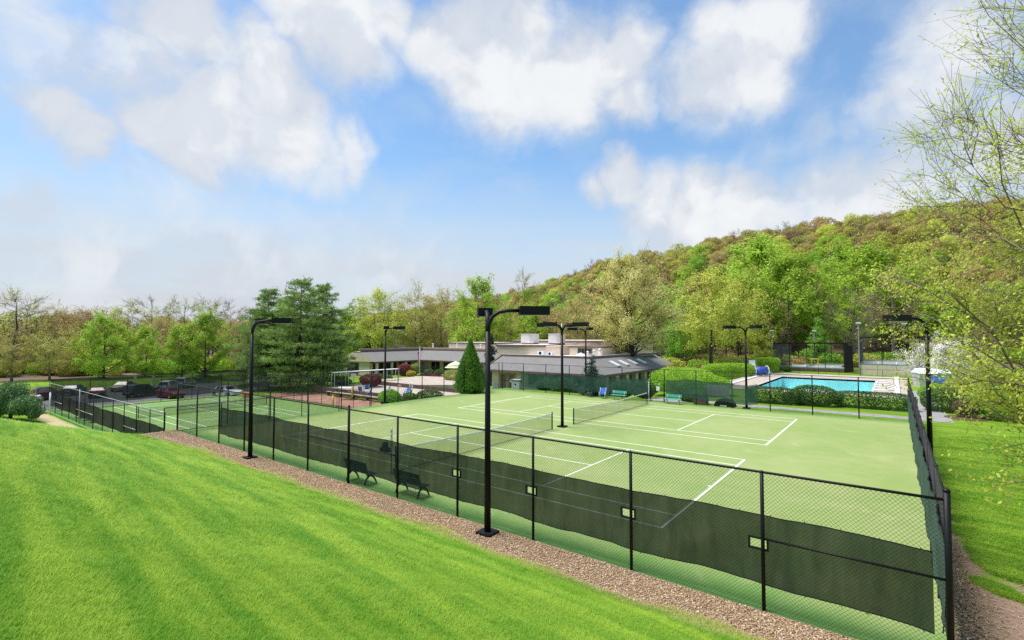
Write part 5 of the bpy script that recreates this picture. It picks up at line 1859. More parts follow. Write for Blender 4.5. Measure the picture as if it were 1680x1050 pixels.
def grow(seed, H, cr, base, nl, ns, nt, tr, lpt, lsize, sig, shape='round', rise=0.55, stems=1, wander=0.25, twig_r=0.012, tint_lo=0.0, nside=(8, 5, 3, 3), clump=1, ang=.40, limb=.55, sub=.30):
    """a branching tree: stems > limbs > branches > twigs; returns wood MB, leaf quads, tints"""
    r = np.random.default_rng(seed)
    mb = MB()
    env = ENV[shape]
    LC, LT, LQ = [], [], []
    for st_ in range(stems):
        a0 = r.uniform(0, 6.28)
        lean = (0.16 * cr if stems > 1 else 0.03 * cr)
        k = 7
        tz = np.linspace(0, 1, k)
        tp = np.stack([math.cos(a0 + st_ * 6.28 / stems) * lean * tz ** 1.3 * 1.6 + np.cumsum(r.normal(0, .035 * H / k, k)) * (tz > 0),
                       math.sin(a0 + st_ * 6.28 / stems) * lean * tz ** 1.3 * 1.6 + np.cumsum(r.normal(0, .035 * H / k, k)) * (tz > 0), tz * H * 0.88], -1)
        trad = tr / math.sqrt(stems) * (1 - 0.88 * tz ** 0.85)
        trad[0] *= 1.35
        mb.tube(tp, trad, nside[0])
        for i in range(nl // stems):
            h = (i + r.uniform(0.1, .9)) / (nl // stems)
            zc = H * (base + (1 - base) * h)
            rad = cr * env(h) * r.uniform(0.72, 1.08)
            az = i * 2.39996 + r.normal(0, .3) + st_ * 1.7
            z0 = np.clip(zc - rad * rise * r.uniform(.7, 1.2), H * base * 0.72, H * .84)
            t0 = z0 / (H * .88)
            p0 = np.array([np.interp(t0, tz, tp[:, q]) for q in range(3)])
            r0 = max(np.interp(t0, tz, trad) * limb, 0.02)
            pe = np.array([p0[0] * .6 + math.cos(az) * rad, p0[1] * .6 + math.sin(az) * rad, zc])
            tt_ = np.linspace(0, 1, 6)
            mid = (p0 + pe) / 2 + np.array([0, 0, -0.10 * rad])
            path = ((1 - tt_) ** 2)[:, None] * p0 + (2 * tt_ * (1 - tt_))[:, None] * mid + (tt_ ** 2)[:, None] * pe
            path[1:-1] += r.normal(0, wander * .12 * max(rad, .3), (4, 3))
            mb.tube(path, r0 * (1 - .85 * tt_), nside[1], cap=False)
            for j in range(ns):
                s = r.uniform(.30, 1.0) if j else 1.0
                q0 = np.array([np.interp(s, tt_, path[:, q]) for q in range(3)])
                out = (pe - p0) / (np.linalg.norm(pe - p0) + 1e-6)
                dv = out * r.uniform(.45, 1.0) + r.normal(0, ang, 3) + np.array([0, 0, .16])
                q1 = q0 + dv * cr * sub
                qm = (q0 + q1) / 2 + r.normal(0, .03 * cr, 3)
                mb.tube([q0, qm, q1], [max(r0 * .32, twig_r * 1.6), max(r0 * .22, twig_r * 1.3), twig_r], nside[2], cap=False)
                ctint = r.uniform(0, 1)
                for w in range(nt):
                    s2 = r.uniform(.3, 1.0)
                    a = q0 + (q1 - q0) * s2
                    e = a + (r.normal(0, ang, 3) + dv * .55 + np.array([0, 0, .18])) * cr * .17
                    mb.tube([a, (a + e) / 2 + r.normal(0, .008 * cr, 3), e], [twig_r, twig_r * .8, twig_r * .5], nside[3], cap=False)
                    if lpt:
                        sp = a + (e - a) * r.uniform(.25, 1.1, lpt)[:, None] + r.normal(0, sig, (lpt, 3))
                        LC.append(sp)
                        LQ.append(np.repeat(((q0 + q1) / 2)[None], lpt, 0))
                        LT.append(np.clip(ctint * .55 + r.uniform(0, .45, lpt) + tint_lo, 0, 1))
    C = np.concatenate(LC) if LC else np.zeros((0, 3))
    T = np.concatenate(LT) if LT else np.zeros(0)
    ctr = np.array([0, 0, H * (base + (1 - base) * .40)])
    fc = (C - ctr) / np.array([cr, cr, H * (1 - base) * .55])
    if clump is not None:
        fc = fc * .6 + (C - np.concatenate(LQ)) / (cr * .22) * .7
    fc = fc / (np.linalg.norm(fc, axis=1)[:, None] + 1e-6) + np.array([0, 0, .35])
    return mb, leaf_quads(C, np.full(len(C), lsize), r, face=fc), T


def conifer(seed, H, cr, base, tr, levels, per, prof, size, droop=-0.12, tufts=9, aspect=.16, side=.5, nd=7):
    r = np.random.default_rng(seed)
    mb = MB()
    mb.tube([(0, 0, 0), (r.normal(0, .1), r.normal(0, .1), H * .5), (r.normal(0, .15), r.normal(0, .15), H * .97)], [tr, tr * .6, tr * .08], 8)
    LC, LA, LT = [], [], []
    for i in range(levels):
        h = i / (levels - 1)
        z = H * (base + (1 - base) * h ** 0.95)
        n = max(3, int(per * (1 - .35 * h)))
        for j in range(n):
            az = 6.283 * j / n + i * 1.1 + r.normal(0, .25)
            L = max(.25, cr * prof(h) * r.uniform(.50, 1.15))
            d = np.array([math.cos(az), math.sin(az), 0])
            zz = z + r.normal(0, .35)
            p0 = np.array([0, 0, zz])
            p1 = p0 + d * L * .55 + np.array([0, 0, droop * L * .5 + .03 * L * r.normal()])
            p2 = p0 + d * L + np.array([0, 0, droop * L * .6 + .10 * L * r.uniform(0, 1.4)])
            mb.tube([p0, p1, p2], [tr * .16 * (1 - .6 * h) + .012, .02, .008], 4, cap=False)
            ct = r.uniform(0, 1)
            k = max(3, int(tufts * (L / cr) + 2))
            for q in range(k):
                s = r.uniform(.22, 1.02)
                c = (p0 * (1 - s) ** 2 + 2 * s * (1 - s) * p1 + p2 * s * s) if True else p0
                lat = np.array([-d[1], d[0], 0]) * r.normal(0, side) * L * .30 * (1.15 - .55 * s)
                c = c + lat + np.array([0, 0, r.uniform(-.02, .10)])
                cs = c + r.normal(0, size * .40, (nd, 3)) * np.array([1, 1, .85])
                ax = d * .7 + lat * .4 / (np.linalg.norm(lat) + .2) + np.array([0, 0, .55])
                LC.append(cs)
                LA.append(np.repeat(ax[None], nd, 0))
                LT.append(np.clip(ct * .5 + r.uniform(0, .5, nd), 0, 1))
    C, A, T = np.concatenate(LC), np.concatenate(LA), np.concatenate(LT)
    return mb, leaf_quads(C, np.full(len(C), size), r, aspect=aspect, axis=A), T


def blob_leaves(seed, rad, n, size, p=2.0, lump=.12, inner=.72, up=0.0, cone=0.0, aspect=.6):
    """leaves filling the outer shell of a lumpy (super)ellipsoid standing on z = 0"""
    r = np.random.default_rng(seed)
    d = r.normal(0, 1, (n, 3))
    d /= np.linalg.norm(d, axis=1)[:, None]
    k = (np.abs(d) ** p).sum(1) ** (-1 / p)
    lum = np.zeros(n)
    for q in range(9):
        v = r.normal(0, 1, 3)
        v /= np.linalg.norm(v)
        lum += np.exp(-((1 - d @ v) / .09)) * r.uniform(.4, 1.1)
    s = k * (1 + lump * (lum - .35)) * (inner + (1 - inner) * r.uniform(0, 1, n) ** .6)
    C = d * s[:, None]
    if cone:
        h = (C[:, 2] + 1) / 2
        f = np.clip(1 - cone * h, .04, 1)
        C[:, 0] *= f
        C[:, 1] *= f
    C = C * np.array(rad) + np.array([0, 0, rad[2]])
    C[:, 2] = np.maximum(C[:, 2], 0.02)
    ax = d * .6 + np.array([0, 0, up])
    clump = np.array([math.sin(3.1 * a + 2 * c) * math.cos(2.7 * b_ - c) for a, b_, c in (C / (max(rad) * .35))])
    T = np.clip(.5 + .28 * clump + r.normal(0, .16, n), 0, 1)
    return leaf_quads(C, np.full(n, size), r, aspect=aspect, axis=ax if up else None), T


def make_plant(name, label, cat, wood, Q, T, leafmat, bark='bark', loc=(0, 0, 0), rotz=0, group=None, parts=('trunk', 'crown')):
    t_ = thing(name, label, cat, loc, rotz, group)
    wood.build(parts[0], bark, t_)
    link(parts[1], leaf_mesh(parts[1], Q, T), LEAF[leafmat], t_)
    return t_


def combined(wood, Q, T, name):
    """one mesh with wood (slot 0) and leaves (slot 1) for the massed woods"""
    nv = len(wood.v)
    V = np.concatenate([np.array(wood.v), Q.reshape(-1, 3)])
    F3 = []
    for f in wood.f:
        F3.append(f if len(f) == 4 else (f[0], f[1], f[2], f[2]) if len(f) == 3 else None)
    F3 = [f for f in F3 if f is not None]
    n = len(Q)
    F = np.concatenate([np.array(F3), nv + np.arange(4 * n).reshape(n, 4)])
    me = np_mesh(name, V, F, np.concatenate([np.zeros(len(F3)), T]))
    mi = np.zeros(len(F), dtype=np.int32)
    mi[len(F3):] = 1
    me.polygons.foreach_set('material_index', mi)
    return me


# ---- kinds of broadleaf tree, each built once at about 14 m and scaled to its place
KIND = {}


def kind(key, leaf, n_var, bark='bark', **kw):
    out = []
    for k in range(n_var):
        p = dict(seed=hash_(key) + 17 * k, H=14.0, cr=4.8, base=.26, nl=22, ns=6, nt=5, tr=.26, lpt=11, lsize=.34, sig=.30)
        p.update(kw)
        wood, Q, T = grow(**p)
        wm = wood.mesh(key + '_trunk')
        wm.materials.append(M[bark])
        lm = leaf_mesh(key + '_crown', Q, T)
        lm.materials.append(LEAF[leaf])
        out.append((wm, lm, wood, Q, T, bark, leaf))
    KIND[key] = out


def hash_(s):
    return sum((i + 1) * ord(c) for i, c in enumerate(s)) % 9973


kind('lime', 'lime', 3, nl=30, lpt=15, lsize=.36, shape='oval', base=.12, cr=5.2, ang=.5)
kind('green', 'green', 2, nl=28, lpt=15, ang=.5, lsize=.36, shape='round', base=.18)
kind('yellow', 'yellow', 3, nl=28, lpt=12, lsize=.30, ang=.5, shape='oval', base=.34, stems=2)
kind('olive', 'olive', 3, nl=28, lpt=11, lsize=.27, ang=.5, shape='vase', base=.24, bark='bark_pale')
kind('brown', 'brown', 3, nl=28, lpt=12, lsize=.26, ang=.5, shape='round', base=.22, bark='bark_pale', ns=7)
kind('bare', 'bare', 2, nl=26, lpt=2, lsize=.14, shape='vase', base=.20, bark='bark_pale', ns=7, nt=6, twig_r=.018)
kind('limetall', 'lime', 3, nl=26, lpt=15, lsize=.36, shape='oval', base=.40, cr=4.6, ang=.5, bark='bark_pale')
kind('talltwig', 'brown', 2, nl=22, lpt=4, lsize=.2, shape='oval', base=.45, cr=3.6, bark='bark_pale', ns=6, nt=5, twig_r=.018)
kind('wisp', 'olive', 2, nl=22, lpt=4, lsize=.24, shape='spread', base=.34, bark='bark', ns=6, nt=5, twig_r=.016)


def tree(label, key, var, u, depth, vtop, wide=1.0, zb=None, cat='tree', group=None, name='broadleaf_tree'):
    x, y = at(u, depth)
    z0 = float(gz(x, y)) - .05 if zb is None else zb
    Ht = zat(vtop, depth) - z0
    s = Ht / 14.0 * 1.03
    t_ = thing(name, label, cat, (x, y, z0), random.uniform(0, 6.28), group)
    t_.scale = (s * wide, s * wide, s)
    wm, lm = KIND[key][var % len(KIND[key])][:2]
    link('trunk', wm, None, t_)
    link('crown', lm, None, t_)
    return t_


G1, G2, G3 = 'trees beyond the car park', 'trees behind the clubhouse', 'trees at the foot of the hill'
for a in (
    ('open-crowned grey-green tree standing above the others at the far left', 'wisp', 0, 18, 100, 486, 1.25, G1),
    ('loose olive tree under the open-crowned one at the far left edge', 'olive', 0, 22, 86, 556, 1.25, G1),
    ('olive tree with leaning dark trunks left of the lime trees', 'olive', 1, 84, 88, 556, 1.2, G1),
    ('pale olive tree just left of the broad lime tree', 'olive', 2, 122, 98, 548, 1.1, G1),
    ('brown budding tree above the leaning olive trunks', 'brown', 0, 105, 113, 512, 1.1, G1),
    ('russet brown tree behind the broad lime tree', 'brown', 1, 152, 118, 514, 1.2, G1),
    ('brown hazy tree at the far left behind the drooping bush', 'brown', 2, 52, 112, 540, 1.2, G1),
    ('broad lime-green tree behind the tan and red cars', 'lime', 0, 172, 92, 526, 1.0, G1),
    ('middle lime-green tree, lower than the broad one', 'lime', 1, 240, 96, 545, .95, G1),
    ('lime-green tree left of the pine, above the silver car', 'lime', 2, 300, 92, 541, .95, G1),
    ('tall lime-green tree next to the pine, above the white sedan', 'lime', 0, 338, 95, 521, .95, G1),
    ('olive tree rising behind the gap of the lime trees', 'olive', 0, 210, 125, 508, 1.2, G1),
    ('bare grey tree on the skyline behind the middle lime tree', 'bare', 0, 252, 122, 496, 1.1, G1),
    ('thin green tree on the skyline right of the bare grey tree', 'wisp', 1, 304, 118, 499, 1.0, G1),
    ('thin olive tree on the skyline above the tall lime tree', 'wisp', 0, 341, 122, 497, 1.0, G1),
    ('bare twiggy tree on the skyline beside the pine', 'bare', 1, 376, 128, 503, 1.1, G1),
    ('pale brown tree touching the left side of the pine', 'brown', 0, 392, 108, 528, 1.0, G1),
    ('brown tree between the middle and the tall lime tree', 'brown', 1, 268, 112, 528, 1.1, G1),
    ('lime tree right of the pine behind the clubhouse wing', 'lime', 1, 566, 128, 520, 1.0, G2),
    ('yellow-green open tree above the gabled porch end', 'yellow', 0, 622, 118, 488, 1.0, G2),
    ('olive tree above the long grey roof', 'olive', 1, 680, 122, 487, 1.1, G2),
    ('round orange-brown tree above the flagpole', 'brown', 2, 726, 130, 489, 1.15, G2),
    ('tall bright yellow-green tree behind the arborvitae', 'lime', 2, 782, 116, 470, .85, G2),
    ('olive budding tree right of the middle light pole', 'olive', 2, 838, 132, 504, 1.1, G2),
    ('brown bushy tree above the roof units', 'brown', 0, 905, 128, 515, 1.2, G2),
    ('lime tree behind the left roof unit', 'lime', 0, 872, 124, 512, .9, G2),
    ('brown tree close behind the four-headed light pole', 'brown', 1, 945, 118, 498, 1.0, G2),
    ('spindly tree poking above the skyline over the middle light pole', 'wisp', 1, 862, 215, 450, .7, G2),
    ('left yellow-green tree with tall dark trunks beside the pool', 'yellow', 1, 1166, 84, 466, 1.05, G3),
    ('right yellow-green tree with forked dark trunks beside the pool', 'yellow', 2, 1208, 92, 476, .95, G3),
    ('dark green tree in the gap right of the straw-yellow maple', 'green', 0, 1112, 98, 490, .9, G3),
    ('tall lime tree on the lower hill above the pool trees', 'limetall', 1, 1250, 132, 408, 1.0, G3),
    ('bright yellow-green tree right of the twin-arm pole by the pool', 'limetall', 2, 1290, 108, 437, 1.05, G3),
    ('small round lime tree high on the lower hill', 'limetall', 0, 1386, 142, 418, .9, G3),
    ('lime tree on the hill beside the overhanging branches', 'limetall', 1, 1432, 124, 420, 1.1, G3),
    ('reddish brown tree above the right platform cage', 'talltwig', 0, 1462, 106, 452, 1.2, G3),
    ('pale bare tree with tall trunks above the left platform cage', 'talltwig', 1, 1335, 110, 470, 1.0, G3),
    ('bare brown tree between the two platform cages', 'bare', 1, 1398, 104, 486, 1.0, G3),
    ('olive tree right of the clubhouse, low against the hill', 'olive', 0, 1135, 106, 510, 1.2, G3),
    ('low yellow-green tree drooping over the lime hedge', 'yellow', 0, 1248, 88, 552, 1.0, G3),
    ('green spring tree behind the right yellow-green tree', 'limetall', 0, 1228, 112, 468, 1.0, G3),
    ('brown tree with thin trunks behind the lime hedge', 'talltwig', 0, 1278, 104, 500, .9, G3),
):
    tree(a[0], a[1], a[2], a[3], a[4], a[5], a[6], group=a[7])

# ---- the straw-yellow maple by the clubhouse
mx, my = -9.8, 46.0
mx, my = at(1038, 68)
wood, Q, T = grow(91, 16.2, 5.2, .34, 36, 9, 7, .52, 22, .20, .26, 'oval', .75, 2, .3, .016, ang=.5)
make_plant('maple_tree', 'big straw-yellow flowering maple with twin trunks beside the skylight roof', 'tree', wood, Q, T, 'maple', 'bark_pine', (mx, my, float(gz(mx, my)) - .1), 1.2)

# ---- pines
def pine_prof(h):
    return (0.72 + .28 * min(1, h / .25)) * max(.30, (1 - h ** 1.8) ** .6)


for k, (u, dp, vt, cr, lb) in enumerate(((440, 78, 479, 6.0, 'left pine of the big dark clump behind the lower court'), (494, 75, 460, 7.0, 'tallest pine in the middle of the dark clump'), (530, 80, 468, 5.6, 'right pine of the dark clump beside the gabled porch'), (470, 84, 492, 5.0, 'rear pine between the left and the tallest one'))):
    x, y = at(u, dp)
    z0 = -2.25
    Ht = zat(vt, dp) - z0
    wood, Q, T = conifer(40 + k, Ht, cr, .09, .34, 25, 8, pine_prof, .46, tufts=26, aspect=.20, nd=13, side=.75)
    make_plant('pine_tree', lb, 'pine', wood, Q, T, 'pine', 'bark_pine', (x, y, z0), k * 1.3, 'pines behind the lower court')
for k, (u, dp, vt, lb) in enumerate(((578, 140, 497, 'small dark pine on the skyline right of the clump'), (595, 150, 495, 'second small dark pine on the skyline beyond the clump'))):
    x, y = at(u, dp)
    z0 = float(gz(x, y))
    wood, Q, T = conifer(60 + k, zat(vt, dp) - z0, 4.0, .2, .3, 18, 6, pine_prof, .6, tufts=10, aspect=.2)
    make_plant('pine_tree', lb, 'pine', wood, Q, T, 'pine', 'bark_pine', (x, y, z0), k, 'far pines')
x, y = at(1342, 97)
wood, Q, T = conifer(66, zat(525, 97) - float(gz(x, y)), 4.2, .08, .2, 16, 7, lambda h: max(.08, 1 - h), .6, droop=-.05, tufts=11, aspect=.22)
make_plant('young_pine', 'young bright green pine behind the left platform cage', 'pine', wood, Q, T, 'shrub', 'bark_pine', (x, y, float(gz(x, y))))

# ---- conifers at the clubhouse
x, y = at(772, 54)
ap = [((0, 0, 0), (2.1, 2.1, 3.05), 11000)] + [((1.05 * math.cos(k * .9), 1.05 * math.sin(k * .9), 0), (1.0, 1.0, 1.1 + .6 * ((k * 37) % 10) / 10), 1700) for k in range(7)]
aq = [blob_leaves(710 + k, rr_, nn_, .30, 2.0, .35, .4, 1.4, .80, .34) for k, (o_, rr_, nn_) in enumerate(ap)]
Q = np.concatenate([q_ + np.array(a_[0]) for (q_, t_q), a_ in zip(aq, ap)])
T = np.concatenate([t_q for q_, t_q in aq])
wood = MB().cyl((0, 0, 0), (0, 0, 4.5), .12, 6, .03)
make_plant('arborvitae', 'tall pointed green arborvitae at the far left corner of the upper courts', 'tree', wood, Q, T, 'arbor', 'bark', (x, y, float(gz(x, y)) - .1))
x, y = at(806, 72)
wood, Q, T = conifer(72, zat(553, 72) + 1.0, 2.2, .03, .15, 16, 8, lambda h: max(.06, 1 - h), .34, tufts=12, aspect=.25)
make_plant('spruce_tree', 'dark spruce between the two clubhouse wings', 'tree', wood, Q, T, 'dkspruce', 'bark_pine', (x, y, -1.0))
x, y = at(971, 51.5)
wood, Q, T = conifer(73, zat(592, 51.5) + .4, 1.9, .03, .12, 15, 9, lambda h: max(.06, (1 - h) ** .8), .26, tufts=13, aspect=.25)
make_plant('blue_spruce', 'blue-grey spruce in front of the clubhouse by the far light pole', 'tree', wood, Q, T, 'spruce', 'bark_pine', (x, y, -.35))


# ---- shrubs and hedges
def shrub(label, u, depth, rad, leaf, n, size, p=2.0, lump=.26, zb=None, rot=0.0, name='shrub', cat='shrub', group=None, pos=None, seed=None, up=0.0, inner=.72):
    x, y = pos if pos is not None else at(u, depth)
    z0 = (float(gz(x, y)) if zb is None else zb) - .03
    Q, T = blob_leaves(hash_(label) if seed is None else seed, rad, n, size, p, lump, inner, up)
    w = MB()
    r = np.random.default_rng(hash_(label) + 1)
    for k in range(5):
        a = 6.28 * k / 5 + r.uniform(0, 1)
        w.tube([(0, 0, -.02), (rad[0] * .25 * math.cos(a), rad[1] * .25 * math.sin(a), rad[2] * .7), (rad[0] * .6 * math.cos(a), rad[1] * .6 * math.sin(a), rad[2] * 1.4)], [.05, .035, .012], 5, cap=False)
    return make_plant(name, label, cat, w, Q, T, leaf, 'bark', (x, y, z0), rot, group, ('stem', 'foliage'))


HG = 'hedges and shrubs round the pool'
shrub('dark clipped hedge left of the gap by the pool', 0, 0, (2.3, .85, .75), 'dkhedge', 7500, .13, 3.6, .05, name='hedge', cat='hedge', pos=(8.9, 34.9), zb=0.0, group=HG)
shrub('rounded lighter clipped bush in the middle of the pool hedge', 0, 0, (1.75, 1.0, .92), 'dkhedge', 7500, .13, 2.6, .06, name='hedge', cat='hedge', pos=(12.05, 35.4), zb=0.0, group=HG)
shrub('long dark clipped hedge in front of the right half of the pool', 0, 0, (2.9, .9, .72), 'dkhedge', 9500, .13, 4.0, .05, name='hedge', cat='hedge', pos=(16.2, 36.3), zb=0.0, group=HG)
shrub('low clipped hedge end at the gap of the pool hedge', 0, 0, (1.2, .75, .55), 'dkhedge', 3500, .13, 3.0, .08, name='hedge', cat='hedge', pos=(10.6, 36.2), zb=0.0, group=HG)
shrub('big lime-green hedge behind the gate and the green windscreen', 0, 0, (4.2, 2.4, 1.15), 'hedge', 15000, .17, 2.6, .16, name='hedge', cat='hedge', pos=(0.3, 38.0), zb=-.05, group=HG)
shrub('lime-green hedge mound left of the pool deck', 0, 0, (3.6, 3.6, 1.25), 'hedge', 13000, .18, 2.4, .16, name='hedge', cat='hedge', pos=(-2.6, 45.0), zb=-.1, group=HG)
shrub('long flat lime hedge left of the cover reel', 1195, 76, (4.6, 1.4, 1.0), 'hedge', 11000, .18, 3.4, .10, name='hedge', cat='hedge', zb=0.0, rot=.8, group=HG)
shrub('olive mound of shrubs behind the flat lime hedge', 1207, 83, (3.4, 1.6, 1.4), 'goldshrub', 7000, .2, 2.4, .16, zb=0.0, rot=.6, group=HG)
shrub('squared lime hedge right of the cover reel', 1255, 84, (2.1, 1.2, 1.25), 'hedge', 8000, .18, 5.0, .04, name='hedge', cat='hedge', zb=.1, rot=YAW, group=HG)
shrub('small round shrub at the corner of the left platform cage', 1290, 86, (.75, .75, .5), 'dkhedge', 1800, .15, 2.2, .08, group=HG)
shrub('small olive shrub between the platform cages', 1388, 86, (1.0, .8, .55), 'russet', 1800, .16, 2.2, .12, group=HG)
SG = 'clipped shrubs right of the courts'
shrub('soft round green shrub directly behind the right light pole', 0, 0, (1.4, 1.3, .85), 'shrub', 7500, .14, 2.1, .12, pos=(20.9, 46.2), group=SG)
shrub('dark flat-topped shrub low beside the right light pole', 0, 0, (1.6, 1.4, .95), 'dkhedge', 8000, .12, 2.8, .06, pos=(20.9, 38.0), group=SG)
shrub('gold-green spreading shrub above the dark flat-topped one', 0, 0, (2.2, 1.9, 1.3), 'goldshrub', 10500, .14, 2.0, .18, pos=(22.6, 40.2), group=SG)
shrub('brown vase-shaped shrub with bare stems at the mulch bed', 0, 0, (.85, .85, .68), 'russet', 4200, .10, 2.0, .12, pos=(21.9, 34.4), zb=.12, group=SG)
shrub('large soft green shrub at the right edge of the lawn', 0, 0, (2.6, 1.9, 1.25), 'shrub', 16000, .13, 2.3, .14, pos=(24.6, 35.0), group=SG)
shrub('second soft green shrub running out of the right edge', 0, 0, (2.9, 2.1, 1.3), 'shrub', 14000, .13, 2.3, .14, pos=(28.0, 37.6), group=SG)
shrub('dark purple-brown shrub behind the gold-green one', 0, 0, (1.5, 1.3, 1.1), 'russet', 5000, .14, 2.0, .18, pos=(24.4, 44.0), group=SG)
shrub('olive layered shrub behind the soft round one', 0, 0, (2.2, 1.8, 1.3), 'goldshrub', 9000, .15, 2.0, .2, pos=(23.6, 48.0), group=SG)
md_ = MB()
md_.tube([(0, 0, -.05), (0, 0, .05), (0, 0, .12)], [1.35, 1.3, .5], 16, smooth=True)
md_.build('mulch_bed', 'mulch', kind='structure', loc=(21.9, 34.3, 0.0))
# dogwood
x, y = at(1552, 62)
wood, Q, T = grow(95, 5.0, 3.6, .30, 24, 8, 6, .18, 16, .18, .16, 'spread', .35, 1, .3, .012)
make_plant('dogwood_tree', 'white blossoming dogwood behind the overhanging branches on the right', 'tree', wood, Q, T, 'blossom', 'bark', (x, y, float(gz(x, y))), .4)
# in front of the clubhouse
CG = 'shrubs along the clubhouse and patio'
for a in (('round green shrub against the clubhouse below the left window', -14.4, 32.2, (1.1, .9, .75), 'arbor', 4200, .14), ('taller green shrub against the clubhouse, right of the round one', -11.9, 32.2, (1.3, 1.0, .95), 'arbor', 5000, .14),
          ('low dark spreading shrub at the foot of the blue spruce', -7.6, 31.6, (1.2, .9, .6), 'spruce', 3600, .13), ('dark shrub behind the windscreen near the gate', -4.6, 32.4, (1.4, 1.0, .95), 'dkhedge', 4500, .14), ('dark rounded shrub left of the gate behind the windscreen', -2.2, 31.8, (1.3, .9, .85), 'dkhedge', 4500, .14),
          ('dark low shrub behind the teal bench right of the gate', 2.6, 31.2, (1.0, .55, .42), 'dkhedge', 2500, .12)):
    shrub(a[0], 0, 0, a[3], a[4], a[5], a[6], pos=(a[1], a[2]), group=CG)
for a in (('red Japanese maple shrub before the far wing porch', 665, 92, (1.5, 1.5, 1.15), 'redmaple', 4500, .2), ('dark red shrub on the patio left of the terrace', 609, 72, (1.9, 1.5, 1.0), 'purple', 5000, .18), ('purple ground shrub under the far wing windows', 707, 88, (3.0, 1.0, .4), 'purple', 4000, .18),
          ('green shrub below the left far wing window', 704, 93, (1.0, .7, .6), 'dkhedge', 2000, .18), ('green shrub below the right far wing window', 722, 93, (1.1, .7, .55), 'dkhedge', 2000, .18), ('gold-flowered shrub left of the flagpole', 674, 89, (.9, .8, .6), 'flower', 1800, .18),
          ('green shrub row under the canopy frame', 560, 76, (3.0, 1.0, .6), 'dkhedge', 4200, .18), ('green shrub bed along the porch', 625, 84, (3.4, 1.0, .6), 'dkhedge', 4200, .18), ('pale flowering shrub left of the arborvitae', 744, 80, (1.8, 1.4, 1.0), 'goldshrub', 3600, .17),
          ('orange-green shrub right of the red maple', 681, 93, (.9, .9, 1.1), 'goldshrub', 2400, .18)):
    shrub(a[0], a[1], a[2], a[3], a[4], a[5], a[6], group=CG)
for a in (('round feathery bush outside the left fence by the light pole', 641, 49, (1.3, 1.1, .85), 'shrub', 5200, .13, -.75), ('low shrub outside the left fence between the patio and the arborvitae', 706, 52, (1.9, .8, .5), 'dkhedge', 3600, .13, -.45), ('small low shrub left of the fence shrubs by the blue chairs', 675, 53, (1.2, .6, .35), 'arbor', 2200, .13, -.6)):
    shrub(a[0], a[1], a[2], a[3], a[4], a[5], a[6], zb=a[7], group=CG)
# far left corner
wq = [blob_leaves(81 + k, rr_, nn_, .24, 2.0, .45, .35, -1.2, 0, .35) for k, (rr_, nn_) in enumerate((((1.7, 1.7, 2.1), 6500), ((1.5, 1.4, 1.35), 4500), ((1.3, 1.3, 1.7), 4500), ((.9, .9, .8), 2200)))]
Q = np.concatenate([q_ + np.array(o_) for (q_, t_q), o_ in zip(wq, ((-.4, 0, .5), (1.6, .9, .4), (-2.0, -1.0, 0), (2.3, 1.6, .2)))])
T = np.concatenate([t_q for q_, t_q in wq])
x, y = at(22, 47)
wood = MB().tube([(0, 0, -.1), (.2, 0, 1.6), (.6, .2, 2.8)], [.16, .12, .05], 6)
Q = Q * .82
make_plant('weeping_spruce', 'dark drooping weeping spruce at the far left edge of the lawn', 'tree', wood, Q, T, 'weep', 'bark', (x, y, float(gz(x, y)) - .1))
wood, Q, T = grow(82, 2.6, .85, .35, 12, 4, 4, .04, 8, .12, .10, 'oval')
x, y = at(52, 49)
make_plant('young_tree', 'tiny yellow-green young tree beside the weeping spruce', 'tree', wood, Q, T, 'olive', 'bark', (x, y, float(gz(x, y))))

# ---- the tree whose branches hang in from the right
wood, Q, T = grow(131, 15.5, 5.1, .18, 90, 10, 10, .28, 18, .088, .075, 'round', .75, 1, .55, .005, nside=(10, 6, 4, 3), ang=.40, limb=.30, sub=.22)
keep = rng.uniform(0, 1, len(T)) < 1.0 - .62 * sstep(7.0, 10.5, Q[:, 0, 2])
Q, T = Q[keep], T[keep]
make_plant('foreground_maple', 'budding maple whose thin leafy branches reach in from the right edge', 'tree', wood, Q, T, 'fore', 'bark_pale', (23.35, 1.5, -.15), 2.0)

# ------------------------------------------------------------------ woods: one mass beyond the trees one can tell apart
def puff(seed, n_sub=13, per=230, size=.46):
    """a rounded canopy tree: leaves on the outsides of many small domes"""
    r = np.random.default_rng(seed)
    mb = MB()
    mb.tube([(0, 0, 0), (r.normal(0, .2), r.normal(0, .2), 5), (r.normal(0, .3), r.normal(0, .3), 10.5)], [.24, .17, .05], 6)
    LC, LF, LT = [], [], []
    for k in range(n_sub):
        h = (k + .5) / n_sub
        az = k * 2.4 + r.uniform(0, .8)
        zc = 5.0 + 7.2 * h
        rr = 3.6 * max(.15, 1 - (h - .35) ** 2 / .46) ** .6 * r.uniform(.55, 1.0) * (1 if h < .9 else .3)
        c = np.array([math.cos(az) * rr, math.sin(az) * rr, zc])
        br = r.uniform(1.35, 2.2)
        d = r.normal(0, 1, (per, 3))
        d[:, 2] = np.abs(d[:, 2]) * 1.0 - .25
        d /= np.linalg.norm(d, axis=1)[:, None]
        LC.append(c + d * br * r.uniform(.72, 1.06, (per, 1)) * np.array([1, 1, .82]))
        LF.append(d + np.array([0, 0, .3]))
        LT.append(np.clip(r.uniform(.1, .7) + r.normal(0, .16, per), 0, 1))
        mb.tube([(0, 0, zc - 2.6 if zc > 6 else 3.0), tuple(c * .6 + np.array([0, 0, zc * .36])), tuple(c)], [.09, .06, .02], 4, cap=False)
    return mb, leaf_quads(np.concatenate(LC), np.full(per * n_sub, size), r, face=np.concatenate(LF)), np.concatenate(LT)


